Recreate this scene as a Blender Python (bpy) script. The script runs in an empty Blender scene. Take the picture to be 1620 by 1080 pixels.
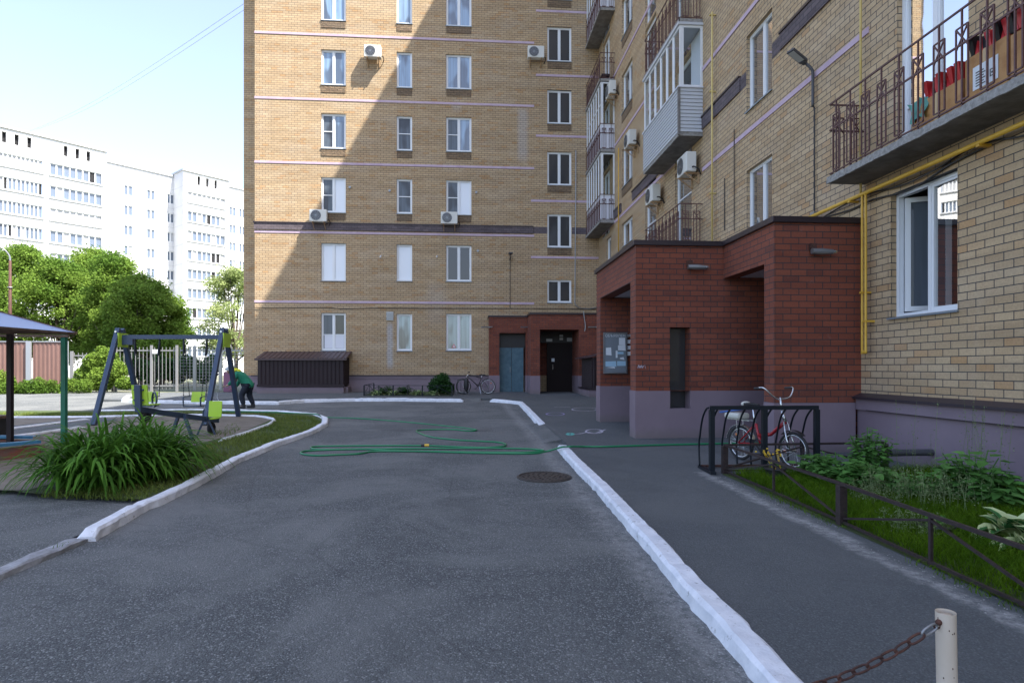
import bpy, math, random
import numpy as np
from mathutils import Vector, Matrix
random.seed(7); RS = np.random.RandomState(7)
R = math.radians
S = bpy.context.scene
# ---------------------------------------------------------------- camera
F = 960.0; A = math.atan(70/960); EYE = 1.55
cd = bpy.data.cameras.new('camera'); cam = bpy.data.objects.new('camera', cd); S.collection.objects.link(cam)
cam.location = (0, 0, EYE); cam.rotation_euler = (R(90), 0, -A)
cd.sensor_width = 36; cd.lens = F/1620*36; cd.shift_y = 42/1620; cd.clip_start = .1; cd.clip_end = 3000
S.camera = cam
# ---------------------------------------------------------------- light
SUN = Vector((1.67, -1.0, 3.05)).normalized()
w = bpy.data.worlds.new('World'); S.world = w; w.use_nodes = True
nt = w.node_tree; sky = nt.nodes.new('ShaderNodeTexSky'); sky.sky_type = 'NISHITA'; sky.sun_disc = False
sky.sun_elevation = math.asin(SUN.z); sky.sun_rotation = math.atan2(SUN.x, SUN.y)
sky.air_density = 1.0; sky.dust_density = 2.0; sky.ozone_density = 1.6
bg = nt.nodes['Background']; hs = nt.nodes.new('ShaderNodeHueSaturation'); hs.inputs['Saturation'].default_value = .86; hs.inputs['Hue'].default_value = .508
nt.links.new(sky.outputs[0], hs.inputs['Color']); nt.links.new(hs.outputs[0], bg.inputs[0]); bg.inputs[1].default_value = .15
sl = bpy.data.lights.new('sun', 'SUN'); sl.energy = 4.9; sl.angle = R(.5); sl.color = (1, .95, .87)
so = bpy.data.objects.new('sun', sl); S.collection.objects.link(so)
so.rotation_euler = SUN.to_track_quat('Z', 'Y').to_euler(); so.location = (20, -20, 60)
S.view_settings.view_transform = 'Standard'; S.view_settings.look = 'None'
S.view_settings.exposure = 1.68; S.view_settings.gamma = 1
S.render.engine = 'CYCLES'
S.cycles.max_bounces = 8; S.cycles.diffuse_bounces = 4; S.cycles.transparent_max_bounces = 8

# ---------------------------------------------------------------- geometry of the place (metres)
ca, sa = math.cos(A), math.sin(A)
WX = 6.225      # right wing wall plane
FY = 28.5       # end wing wall plane
def zr(y): return .03 + .012*max(min(y, 30), -20)
def ray(px, py):
    u = (px-810)/F; v = (582-py)/F
    return u*ca+sa, ca-u*sa, v
def atY(px, py, Y):
    d = ray(px, py); t = Y/d[1]; return Vector((d[0]*t, Y, EYE+d[2]*t))
def atX(px, py, X):
    d = ray(px, py); t = X/d[0]; return Vector((X, d[1]*t, EYE+d[2]*t))
def atG(px, py, lift=0):
    d = ray(px, py); t = (EYE-.03-lift)/(.012*d[1]-d[2]); p = Vector((d[0]*t, d[1]*t, 0)); p.z = zr(p.y)+lift; return p
def yW(px, X=WX): return atX(px, 582, X).y
def hM(m, X=WX): return EYE+m*X/ca
def camd(px, z, h=0):
    xc = (px-810)/F*z; return Vector((xc*ca+z*sa, -xc*sa+z*ca, h))

# ---------------------------------------------------------------- materials
def mat(name, col, rough=.8, metal=0, spec=.5, coat=0, alpha=None):
    m = bpy.data.materials.new(name); m.use_nodes = True
    b = m.node_tree.nodes['Principled BSDF']; b.inputs['Base Color'].default_value = (*col, 1)
    b.inputs['Roughness'].default_value = rough; b.inputs['Metallic'].default_value = metal
    b.inputs['Specular IOR Level'].default_value = spec; b.inputs['Coat Weight'].default_value = coat
    b.inputs['Coat Roughness'].default_value = .03
    return m
class N:
    def __init__(s, m): s.t = m.node_tree; s.b = s.t.nodes['Principled BSDF']
    def n(s, typ, **k):
        x = s.t.nodes.new('ShaderNode'+typ)
        for a, v in k.items():
            if a.startswith('i_'): x.inputs[a[2:].replace('_', ' ')].default_value = v
            else: setattr(x, a, v)
        return x
    def l(s, a, b): s.t.links.new(a, b)
    def pos(s): return s.n('NewGeometry').outputs['Position']
    def noise(s, scale, detail=3, rough=.55, vec=None, dist=0):
        x = s.n('TexNoise', i_Scale=scale, i_Detail=detail, i_Roughness=rough, i_Distortion=dist)
        s.l(vec if vec is not None else s.pos(), x.inputs['Vector']); return x.outputs['Fac']
    def ramp(s, fac, stops):
        x = s.n('ValToRGB'); e = x.color_ramp.elements
        while len(e) < len(stops): e.new(.5)
        for q, (p, c) in zip(e, stops):
            q.position = p; q.color = (*c, 1) if len(c) == 3 else c
        s.l(fac, x.inputs[0]); return x.outputs[0]
    def mix(s, fac, a, b, mode='MIX'):
        x = s.n('Mix', data_type='RGBA', blend_type=mode)
        for v, i in ((fac, 0), (a, 6), (b, 7)):
            if isinstance(v, (int, float)): x.inputs[i].default_value = v
            elif isinstance(v, tuple): x.inputs[i].default_value = (*v, 1)
            else: s.l(v, x.inputs[i])
        return x.outputs[2]
    def math(s, op, a, b=0, c=None):
        x = s.n('Math', operation=op)
        for i, v in enumerate((a, b) + (() if c is None else (c,))):
            if isinstance(v, (int, float)): x.inputs[i].default_value = v
            else: s.l(v, x.inputs[i])
        return x.outputs[0]
    def bump(s, h, dist=.01, strength=1):
        x = s.n('Bump', i_Strength=strength, i_Distance=dist); s.l(h, x.inputs['Height']); s.l(x.outputs[0], s.b.inputs['Normal'])
    def col(s, c): s.l(c, s.b.inputs['Base Color'])
def wallvec(g):
    geo = g.n('NewGeometry'); sn = g.n('SeparateXYZ'); g.l(geo.outputs['Normal'], sn.inputs[0])
    sp = g.n('SeparateXYZ'); g.l(geo.outputs['Position'], sp.inputs[0])
    f = g.math('GREATER_THAN', g.math('ABSOLUTE', sn.outputs[0]), .5)
    u = g.math('ADD', g.math('MULTIPLY', sp.outputs[1], f), g.math('MULTIPLY', sp.outputs[0], g.math('SUBTRACT', 1, f)))
    c = g.n('CombineXYZ'); g.l(u, c.inputs[0]); g.l(sp.outputs[2], c.inputs[1]); g.l(g.math('MULTIPLY', f, 3.7), c.inputs[2])
    return c.outputs[0]
def brick(name, c1, c2, c3, mortar, msize=.006, stain=(.5, .5, .5), stainamt=.3, rough=False, bias=0, streaks=(), white=False):
    m = mat(name, c1, .85); g = N(m); v = wallvec(g)
    b = g.n('TexBrick', offset=.5, i_Scale=1, i_Mortar_Size=msize, i_Mortar_Smooth=.1, i_Bias=bias, i_Brick_Width=.26, i_Row_Height=.1)
    b.inputs['Color1'].default_value = (*c1, 1); b.inputs['Color2'].default_value = (*c2, 1); b.inputs['Mortar'].default_value = (*mortar, 1)
    g.l(v, b.inputs['Vector'])
    # a second random value per brick for the odd darker or redder brick
    b2 = g.n('TexBrick', offset=.5, i_Scale=1, i_Mortar_Size=0, i_Bias=0, i_Brick_Width=.26, i_Row_Height=.1)
    b2.inputs['Color1'].default_value = (0, 0, 0, 1); b2.inputs['Color2'].default_value = (1, 1, 1, 1)
    mp = g.n('Mapping'); mp.inputs['Location'].default_value = (26*5, 10*3, 0); g.l(v, mp.inputs['Vector']); g.l(mp.outputs[0], b2.inputs['Vector'])
    odd = g.ramp(b2.outputs['Color'], [(.86, (0, 0, 0)), (.97, (1, 1, 1))])
    base = g.mix(g.math('MULTIPLY', odd, .7), b.outputs['Color'], c3)
    mr = g.n('Mapping'); mr.inputs['Scale'].default_value = (.16, 2.6, 1); mr.inputs['Location'].default_value = (9, 4, 2); g.l(v, mr.inputs['Vector'])
    rowt = g.ramp(g.noise(1.6, 3, .6, mr.outputs[0]), [(.40, (.90, .89, .88)), (.62, (1.08, 1.08, 1.08))])
    base = g.mix(1.0, base, rowt, 'MULTIPLY')
    ms = g.n('Mapping'); ms.inputs['Scale'].default_value = (.35, 1.3, 1); g.l(v, ms.inputs['Vector'])
    big = g.ramp(g.noise(1.1, 4, .6, ms.outputs[0]), [(.48, (0, 0, 0)), (.72, (1, 1, 1))])
    base = g.mix(g.math('MULTIPLY', big, stainamt), base, stain)
    if streaks:
        sp = g.n('SeparateXYZ'); g.l(g.pos(), sp.inputs[0]); tot = None; nz = g.noise(3, 4, .7)
        for (X_, wd, z0, z1, am) in streaks:
            dx = g.math('ABSOLUTE', g.math('SUBTRACT', g.math('ADD', sp.outputs[0], g.math('MULTIPLY', nz, .12)), X_+.06))
            a = g.n('MapRange', interpolation_type='SMOOTHSTEP'); g.l(dx, a.inputs[0]); a.inputs[1].default_value = wd; a.inputs[2].default_value = wd*.3; a.inputs[3].default_value = 0; a.inputs[4].default_value = am
            b_ = g.n('MapRange', interpolation_type='SMOOTHSTEP'); g.l(sp.outputs[2], b_.inputs[0]); b_.inputs[1].default_value = z0; b_.inputs[2].default_value = z0+.5
            c_ = g.n('MapRange', interpolation_type='SMOOTHSTEP'); g.l(sp.outputs[2], c_.inputs[0]); c_.inputs[1].default_value = z1; c_.inputs[2].default_value = z1-.4
            d_ = g.math('MULTIPLY', g.math('MULTIPLY', a.outputs[0], b_.outputs[0]), c_.outputs[0]); d_ = g.math('MULTIPLY', d_, g.math('GREATER_THAN', sp.outputs[1], 28))
            tot = d_ if tot is None else g.math('MAXIMUM', tot, d_)
        base = g.mix(tot, base, (.46, .45, .45))
    mv = g.n('Mapping'); mv.inputs['Scale'].default_value = (2.4, .22, 1); g.l(v, mv.inputs['Vector'])
    run = g.ramp(g.noise(1.3, 5, .65, mv.outputs[0]), [(.58, (0, 0, 0)), (.80, (1, 1, 1))]); base = g.mix(g.math('MULTIPLY', run, .22), base, stain)
    run2 = g.ramp(g.noise(1.0, 5, .65, mv.outputs[0], .4), [(.22, (1, 1, 1)), (.40, (0, 0, 0))]); base = g.mix(g.math('MULTIPLY', run2, .22), base, tuple(x*.5 for x in c1))
    if white: wsp = g.ramp(g.noise(7, 5, .75), [(.62, (0, 0, 0)), (.74, (1, 1, 1))]); base = g.mix(g.math('MULTIPLY', wsp, .18), base, (.32, .26, .26))
    fine = g.ramp(g.noise(35, 3, .7), [(.3, (.86, .86, .86)), (.7, (1.1, 1.1, 1.1))])
    base = g.mix(1.0, base, fine, 'MULTIPLY')
    keep = g.mix(b.outputs['Fac'], base, mortar)
    g.col(keep)
    hgt = g.math('SUBTRACT', 1, b.outputs['Fac'])
    if rough: hgt = g.math('ADD', hgt, g.math('MULTIPLY', g.noise(22, 3, .7), 2.5))
    g.bump(hgt, .02 if rough else .006, .9)
    return m
def noisy(name, c1, c2, scale, rough=.8, metal=0, bumpd=0, detail=4, lo=.35, hi=.65, **k):
    m = mat(name, c1, rough, metal, **k); g = N(m); f = g.noise(scale, detail, .65)
    g.col(g.ramp(f, [(lo, c1), (hi, c2)]))
    if bumpd: g.bump(g.noise(scale*3, 4, .7), bumpd, .6)
    return m
M = {}
M['brick'] = brick('yellow_brick', (.41, .290, .165), (.475, .35, .21), (.43, .25, .11), (.05, .052, .055), .0060, (.52, .45, .36), .28, streaks=[(atY(617, 500, FY).x, .2, atY(617, 590, FY).z, atY(617, 505, FY).z, .75), (atY(827, 500, FY).x, .35, atY(827, 262, FY).z, atY(827, 166, FY).z, .45), (atY(722, 500, FY).x, .3, atY(722, 182, FY).z, atY(722, 163, FY).z+.3, .4), (atY(690, 500, FY).x, .6, atY(690, 520, FY).z, atY(690, 440, FY).z, .16)])
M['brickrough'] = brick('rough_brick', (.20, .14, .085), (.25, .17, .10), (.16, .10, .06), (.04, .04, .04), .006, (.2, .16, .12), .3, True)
M['redbrick'] = brick('red_brick', (.175, .046, .025), (.215, .060, .031), (.12, .036, .024), (.03, .032, .036), .006, (.26, .12, .09), .14, white=True)
M['darkbrick'] = brick('dark_band_brick', (.10, .08, .09), (.14, .11, .12), (.08, .06, .07), (.04, .04, .045), .006, (.16, .14, .15), .2)
M['lilac'] = noisy('lilac_paint', (.45, .33, .42), (.52, .41, .49), 3, .7)
def plaster():
    m = mat('plinth_plaster', (.20, .145, .19), .75); g = N(m)
    a = g.ramp(g.noise(.9, 5, .6), [(.3, (.182, .137, .165)), (.7, (.225, .175, .205))])
    st = g.ramp(g.noise(5, 4, .7), [(.62, (0, 0, 0)), (.8, (1, 1, 1))])
    a = g.mix(g.math('MULTIPLY', st, .25), a, (.28, .23, .26))
    sp = g.n('SeparateXYZ'); g.l(g.pos(), sp.inputs[0])
    # mud splashed along the foot of the plinth
    foot = g.math('SUBTRACT', sp.outputs[2], g.math('MULTIPLY', sp.outputs[1], .012))
    wv = g.math('ADD', foot, g.math('MULTIPLY', g.noise(4, 4, .7), -.28))
    dirt = g.ramp(wv, [(0.02, (1, 1, 1)), (.17, (0, 0, 0))])
    a = g.mix(g.math('MULTIPLY', dirt, .55), a, (.15, .13, .12)); g.col(a)
    g.bump(g.noise(40, 3, .6), .002, .5); return m
M['plaster'] = plaster()
M['cap'] = mat('brown_flashing', (.035, .025, .03), .38, .3)
M['ledge'] = mat('plinth_flashing', (.045, .035, .045), .4, .3)
M['pvc'] = mat('white_upvc', (.72, .74, .76), .35)
M['sillm'] = mat('zinc_sill', (.30, .36, .42), .4, .5)
def glass(name, col, refl=.9, stripes=0, ior=1.75):
    m = mat(name, col, .5, 0, .5, 0); g = N(m)
    if stripes:
        sp = g.n('SeparateXYZ'); g.l(g.pos(), sp.inputs[0])
        c = g.n('CombineXYZ'); g.l(g.math('ADD', sp.outputs[0], sp.outputs[1]), c.inputs[0])
        g.l(g.math('MULTIPLY', sp.outputs[2], .03), c.inputs[1])
        f = g.noise(9, 3, .6, c.outputs[0])
        lo = tuple(x*.62 for x in col)
        base = g.ramp(f, [(.35, lo), (.6, col)])
        cg = g.n('CombineXYZ'); g.l(g.math('ADD', sp.outputs[0], sp.outputs[1]), cg.inputs[0]); g.l(g.math('MULTIPLY', sp.outputs[2], .33), cg.inputs[1])
        gap = g.ramp(g.noise(1.35, 2, .5, cg.outputs[0]), [(.42, (.28, .28, .30)), (.50, (1, 1, 1))]); g.col(g.mix(1.0, base, gap, 'MULTIPLY'))
    gl = g.n('BsdfGlossy', i_Roughness=.015); fr = g.n('Fresnel', i_IOR=ior)
    mx = g.n('MixShader'); g.l(g.math('MULTIPLY', fr.outputs[0], refl), mx.inputs[0])
    g.l(g.b.outputs[0], mx.inputs[1]); g.l(gl.outputs[0], mx.inputs[2])
    g.l(mx.outputs[0], g.t.nodes['Material Output'].inputs['Surface'])
    gn = g.noise(1.3, 2, .5); bp = g.n('Bump', i_Strength=.05, i_Distance=.02); g.l(gn, bp.inputs['Height']); g.l(bp.outputs[0], gl.inputs['Normal'])
    return m
M['gdark'] = glass('glass_dark_room', (.010, .012, .015), 1.0, 0, 1.6)
M['gcurtsky'] = glass('glass_curtain_sky_tint', (.21, .33, .48), 1.3, 1)  # curtain behind glass; blue in the base colour stands in for reflected sky
M['gmid'] = glass('glass_over_mesh', (.085, .11, .14), .6, 1, 1.5)
M['gwhite'] = glass('glass_over_white_board', (.74, .78, .84), .6)
M['gteal'] = glass('glass_over_teal_blind', (.26, .38, .42), 1.2, 1)
def clear_glass():
    m = mat('clear_glass', (1, 1, 1), .02); g = N(m)
    tr = g.n('BsdfTransparent'); tr.inputs[0].default_value = (.86, .9, .9, 1)
    gl = g.n('BsdfGlossy', i_Roughness=.01); fr = g.n('Fresnel', i_IOR=1.45); mx = g.n('MixShader')
    g.l(g.math('MULTIPLY', fr.outputs[0], .5), mx.inputs[0]); g.l(tr.outputs[0], mx.inputs[1]); g.l(gl.outputs[0], mx.inputs[2])
    g.l(mx.outputs[0], g.t.nodes['Material Output'].inputs['Surface']); return m
M['glassclear'] = clear_glass()
M['room'] = mat('room_interior', (.10, .11, .12), .9)
M['dark'] = mat('dark_void', (.012, .012, .014), .9)
M['concrete'] = noisy('concrete', (.13, .12, .11), (.22, .21, .20), 4, .9, 0, .006)
M['slabedge'] = noisy('broken_concrete', (.20, .19, .18), (.34, .33, .31), 18, .95, 0, .012)
M['siding'] = mat('grey_siding', (.50, .52, .55), .5)
M['whitepanel'] = mat('white_panel', (.66, .68, .74), .5)
M['railing'] = noisy('maroon_railing_paint', (.075, .028, .028), (.11, .05, .045), 20, .5)
M['gas'] = noisy('yellow_gas_paint', (.60, .34, .03), (.68, .42, .06), 6, .45)
M['gasp'] = noisy('pale_yellow_gas_paint', (.56, .42, .13), (.62, .49, .2), 6, .5)
M['acw'] = mat('ac_casing', (.62, .62, .58), .45)
M['acg'] = mat('ac_grille', (.06, .06, .065), .5)
M['acrust'] = noisy('ac_bracket', (.35, .2, .1), (.45, .33, .2), 20, .7)
M['metalg'] = mat('grey_metal', (.28, .29, .30), .4, .7)
M['steel'] = mat('bright_steel', (.62, .64, .66), .25, .9)
M['black'] = mat('black_plastic', (.015, .015, .017), .5)
M['rubber'] = mat('tyre_rubber', (.02, .02, .022), .8)
M['blackmetal'] = mat('dark_blue_black_paint', (.006, .010, .016), .5, 0, .35)
M['brownmetal'] = noisy('brown_fence_paint', (.016, .010, .012), (.04, .026, .026), 25, .5, 0, .001)
M['swing'] = mat('navy_powder_coat', (.035, .06, .11), .4)
M['lime'] = mat('lime_plastic', (.40, .62, .045), .45)
M['green'] = mat('green_post_paint', (.01, .16, .10), .4)
M['gazroof'] = mat('pale_blue_sheet_metal', (.24, .30, .46), .35, .2)
M['wood'] = noisy('worn_plank', (.09, .055, .04), (.17, .11, .08), 8, .8)
M['blueboard'] = noisy('blue_board', (.03, .14, .26), (.05, .2, .33), 9, .6)
M['redboard'] = noisy('weathered_red_board', (.22, .06, .04), (.13, .10, .08), 9, .8, lo=.4, hi=.7)
M['shed'] = mat('brown_profiled_sheet', (.022, .013, .016), .55, 0, .3)
M['shedroof'] = mat('brown_roof_sheet', (.06, .038, .042), .45, .1)
M['fenceb'] = noisy('brown_fence_sheet', (.155, .085, .07), (.18, .10, .085), 1, .6)
M['fenceg'] = mat('grey_fence_paint', (.20, .20, .205), .5)
M['galv'] = mat('galvanised_post', (.30, .32, .35), .5, .3)
M['teal'] = noisy('scuffed_teal_door', (.045, .105, .14), (.085, .16, .20), 5, .55, lo=.4, hi=.75)
M['doorbrown'] = mat('dark_brown_door', (.009, .004, .004), .5, 0, .2)
M['paper'] = mat('paper', (.72, .76, .80), .8)
M['paperblue'] = mat('tinted_paper', (.38, .58, .72), .8)
M['board'] = mat('board_face', (.20, .23, .26), .5)
M['hose'] = mat('green_hose', (.012, .20, .08), .35)
M['chalkw'] = mat('white_chalk', (.42, .40, .46), .9)
M['chalkp'] = mat('violet_chalk', (.26, .22, .42), .9)
M['chalkg'] = mat('green_chalk', (.10, .38, .33), .9)
M['skin'] = mat('skin', (.42, .25, .18), .6)
M['jacket'] = noisy('green_jacket', (.008, .16, .09), (.012, .20, .11), 12, .8)
M['trousers'] = mat('dark_trousers', (.012, .017, .03), .9)
M['hivis'] = mat('yellow_vest', (.62, .66, .03), .7)
M['hat'] = mat('grey_hat', (.34, .38, .40), .9)
M['cardboard'] = noisy('taped_cardboard', (.36, .165, .045), (.46, .24, .08), 5, .45, lo=.4, hi=.6)
M['redplastic'] = mat('red_folder', (.55, .03, .035), .4)
M['mint'] = mat('mint_cloth', (.12, .32, .27), .8)
def panelwall():
    m = mat('white_panel_wall', (.62, .62, .63), .8); g = N(m); a = g.ramp(g.noise(.25, 5, .7), [(.3, (.57, .575, .585)), (.7, (.65, .65, .65))])
    sp = g.n('SeparateXYZ'); g.l(g.pos(), sp.inputs[0])
    f = g.math('LESS_THAN', g.math('FRACT', g.math('MULTIPLY', g.math('ADD', sp.outputs[2], .25), 1/2.82)), .03)
    x = g.math('LESS_THAN', g.math('FRACT', g.math('MULTIPLY', g.math('ADD', sp.outputs[0], g.math('MULTIPLY', sp.outputs[1], .9)), 1/4.4)), .015)
    g.col(g.mix(g.math('MULTIPLY', g.math('MAXIMUM', f, x), .35), a, (.33, .34, .35))); return m
M['whitewall'] = panelwall()
M['wglass'] = glass('far_glass', (.09, .12, .17), .8)
M['wblind'] = mat('far_blind', (.42, .43, .45), .7)
M['bark'] = noisy('bark', (.06, .045, .035), (.12, .095, .075), 6, .95, 0, .02)
M['lamp'] = mat('lamp_diffuser', (.42, .43, .42), .3)
M['rust'] = noisy('rusty_iron', (.035, .018, .016), (.11, .045, .03), 35, .75, .2, .002)
M['bollard'] = noisy('cream_bollard_paint', (.52, .44, .34), (.58, .50, .41), 3, .5)
M['castiron'] = noisy('cast_iron', (.045, .038, .034), (.085, .07, .06), 30, .65, .3, .004)
M['redpaint'] = mat('red_bike_paint', (.32, .012, .02), .25)
M['orange'] = mat('orange_reflector', (.75, .2, .02), .3)
M['bluebag'] = mat('blue_bag', (.03, .12, .40), .6)
M['creambag'] = mat('cream_bag', (.52, .52, .46), .6)
M['brass'] = mat('brass', (.55, .36, .06), .4, .6)
M['soil'] = noisy('soil', (.03, .024, .018), (.06, .05, .036), 8, .95, 0, .03)
def kerbmat():
    m = mat('whitewashed_kerb', (.66, .69, .74), .75); g = N(m)
    a = g.ramp(g.noise(6, 5, .7), [(.35, (.60, .63, .68)), (.6, (.74, .76, .80))])
    ch = g.ramp(g.noise(17, 5, .75), [(.60, (0, 0, 0)), (.66, (1, 1, 1))])
    a = g.mix(g.math('MULTIPLY', ch, .75), a, (.22, .22, .215)); dd = g.ramp(g.noise(2.2, 5, .7), [(.45, (0, 0, 0)), (.75, (1, 1, 1))]); a = g.mix(g.math('MULTIPLY', dd, .22), a, (.38, .37, .35)); g.col(a); g.bump(g.noise(22, 4, .7), .01, .7); return m
M['kerb'] = kerbmat()
M['kerbold'] = noisy('worn_kerb', (.20, .20, .205), (.36, .37, .39), 7, .9, 0, .012)
def asphalt(name, base, light, dust, speck=.5, dustamt=.4, patch=True, bands=()):
    m = mat(name, base, .9); g = N(m)
    v = g.n('TexVoronoi', i_Scale=105, i_Randomness=1); g.l(g.pos(), v.inputs['Vector'])
    sc = g.n('SeparateColor'); g.l(v.outputs['Color'], sc.inputs[0])
    st = g.ramp(sc.outputs[0], [(.0, tuple(x*.55 for x in base)), (.5, base), (.84, tuple(x*1.35 for x in base)), (.96, light)])
    inner = g.ramp(v.outputs['Distance'], [(.35, (1, 1, 1)), (.62, (.62, .62, .62))])
    st = g.mix(1.0, st, inner, 'MULTIPLY')
    st = g.mix(speck, base, st)
    fine = g.ramp(g.noise(160, 2, .7), [(.25, (.75, .75, .75)), (.75, (1.25, 1.25, 1.25))])
    st = g.mix(.8, st, fine, 'MULTIPLY')
    d = g.ramp(g.noise(.55, 6, .68, dist=.6), [(.44, (0, 0, 0)), (.64, (1, 1, 1))])
    st = g.mix(g.math('MULTIPLY', d, dustamt), st, dust)
    d2 = g.ramp(g.noise(2.3, 5, .7), [(.55, (0, 0, 0)), (.78, (1, 1, 1))])
    st = g.mix(g.math('MULTIPLY', d2, dustamt*.6), st, tuple(x*1.1 for x in dust))
    dk = g.ramp(g.noise(.9, 4, .6, dist=1.0), [(.30, (1, 1, 1)), (.43, (0, 0, 0))])
    st = g.mix(g.math('MULTIPLY', dk, .35), st, tuple(x*.6 for x in base))
    for (X_, wd, am) in bands:      # lime and grit washed out along an edge
        sp = g.n('SeparateXYZ'); g.l(g.pos(), sp.inputs[0]); n1 = g.noise(2.2, 5, .7); n2 = g.noise(14, 4, .75)
        dx = g.math('ABSOLUTE', g.math('SUBTRACT', g.math('ADD', sp.outputs[0], g.math('MULTIPLY', n1, .35)), X_+.17))
        a = g.n('MapRange', interpolation_type='SMOOTHSTEP'); g.l(dx, a.inputs[0]); a.inputs[1].default_value = wd; a.inputs[2].default_value = 0; a.inputs[3].default_value = 0; a.inputs[4].default_value = am
        q_ = g.ramp(n2, [(.38, (.15, .15, .15)), (.62, (1, 1, 1))]); lim = g.math('LESS_THAN', sp.outputs[1], 7.7 if X_ > 2.5 else 99)
        st = g.mix(g.math('MULTIPLY', g.math('MULTIPLY', a.outputs[0], q_), lim), st, (.34, .34, .33))
    if patch:   # cracks
        vc = g.n('TexVoronoi', feature='DISTANCE_TO_EDGE', i_Scale=.32); 
        ds = g.n('Mapping'); g.l(g.pos(), ds.inputs['Vector'])
        nz = g.n('TexNoise', i_Scale=1.5, i_Detail=6.0); g.l(g.pos(), nz.inputs['Vector'])
        mm = g.mix(.16, g.pos(), nz.outputs['Color']); g.l(mm, vc.inputs['Vector'])
        ck = g.ramp(vc.outputs['Distance'], [(.001, (1, 1, 1)), (.003, (0, 0, 0))])
        st = g.mix(g.math('MULTIPLY', ck, .22), st, (.02, .02, .02))
    g.col(st)
    h = g.math('ADD', g.math('MULTIPLY', v.outputs['Distance'], -1), g.math('MULTIPLY', g.noise(90, 3, .7), .6))
    g.bump(h, .006, .8); return m
M['road'] = asphalt('road_asphalt', (.102, .110, .111), (.32, .33, .32), (.175, .18, .174), .8, .7, bands=[(1.30, .22, .5)])
M['walk'] = asphalt('pavement_asphalt', (.088, .097, .101), (.18, .19, .195), (.125, .130, .130), .45, .45, False, bands=[(3.02, .13, .85)])
M['patch'] = asphalt('newer_asphalt', (.100, .105, .106), (.26, .27, .27), (.16, .163, .158), .65, .6, False)
M['sand'] = noisy('trodden_earth', (.115, .095, .075), (.19, .165, .13), 3, .95, 0, .02, lo=.3, hi=.7)
def leafm(name, c1, c2, trans=.35, scale=1.5):
    m = mat(name, c1, .65, 0, .12); g = N(m)
    f = g.noise(scale, 3, .6); c = g.ramp(f, [(.35, c1), (.65, c2)])
    geo = g.n('NewGeometry'); hv = g.n('HueSaturation')
    g.l(c, hv.inputs['Color']); g.l(g.math('MULTIPLY_ADD', geo.outputs['Random Per Island'], .7, .65), hv.inputs['Value'])
    g.col(hv.outputs[0]); t = g.n('BsdfTranslucent'); g.l(hv.outputs[0], t.inputs[0])
    mx = g.n('MixShader', i_Fac=trans); g.l(g.b.outputs[0], mx.inputs[1]); g.l(t.outputs[0], mx.inputs[2])
    g.l(mx.outputs[0], g.t.nodes['Material Output'].inputs['Surface']); return m
M['leaf'] = leafm('maple_leaf', (.095, .18, .028), (.19, .285, .048), .45, .3)
M['leafpale'] = leafm('poplar_leaf', (.26, .33, .12), (.36, .42, .18), .45, .5)
M['leafdark'] = leafm('bush_leaf', (.025, .075, .02), (.045, .11, .03), .3, 2)
M['daylily'] = leafm('daylily_blade', (.06, .16, .018), (.10, .225, .03), .35, 3)
M['grass'] = leafm('grass_blade', (.055, .125, .004), (.10, .19, .008), .35, 3)
M['lawn'] = noisy('lawn_soil', (.035, .055, .012), (.06, .085, .02), 6, .95, 0, .02)
M['grassdry'] = leafm('lawn_blade', (.10, .15, .025), (.17, .21, .05), .35, 2)
M['weed'] = leafm('weed_leaf', (.085, .22, .045), (.14, .29, .075), .35, 3)
M['seed'] = leafm('seed_head', (.16, .22, .09), (.22, .28, .13), .35, 5)
M['hosta'] = leafm('hosta_leaf', (.05, .16, .05), (.08, .22, .07), .25, 4)
M['hostaedge'] = mat('hosta_leaf_edge', (.42, .48, .22), .5)

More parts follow.
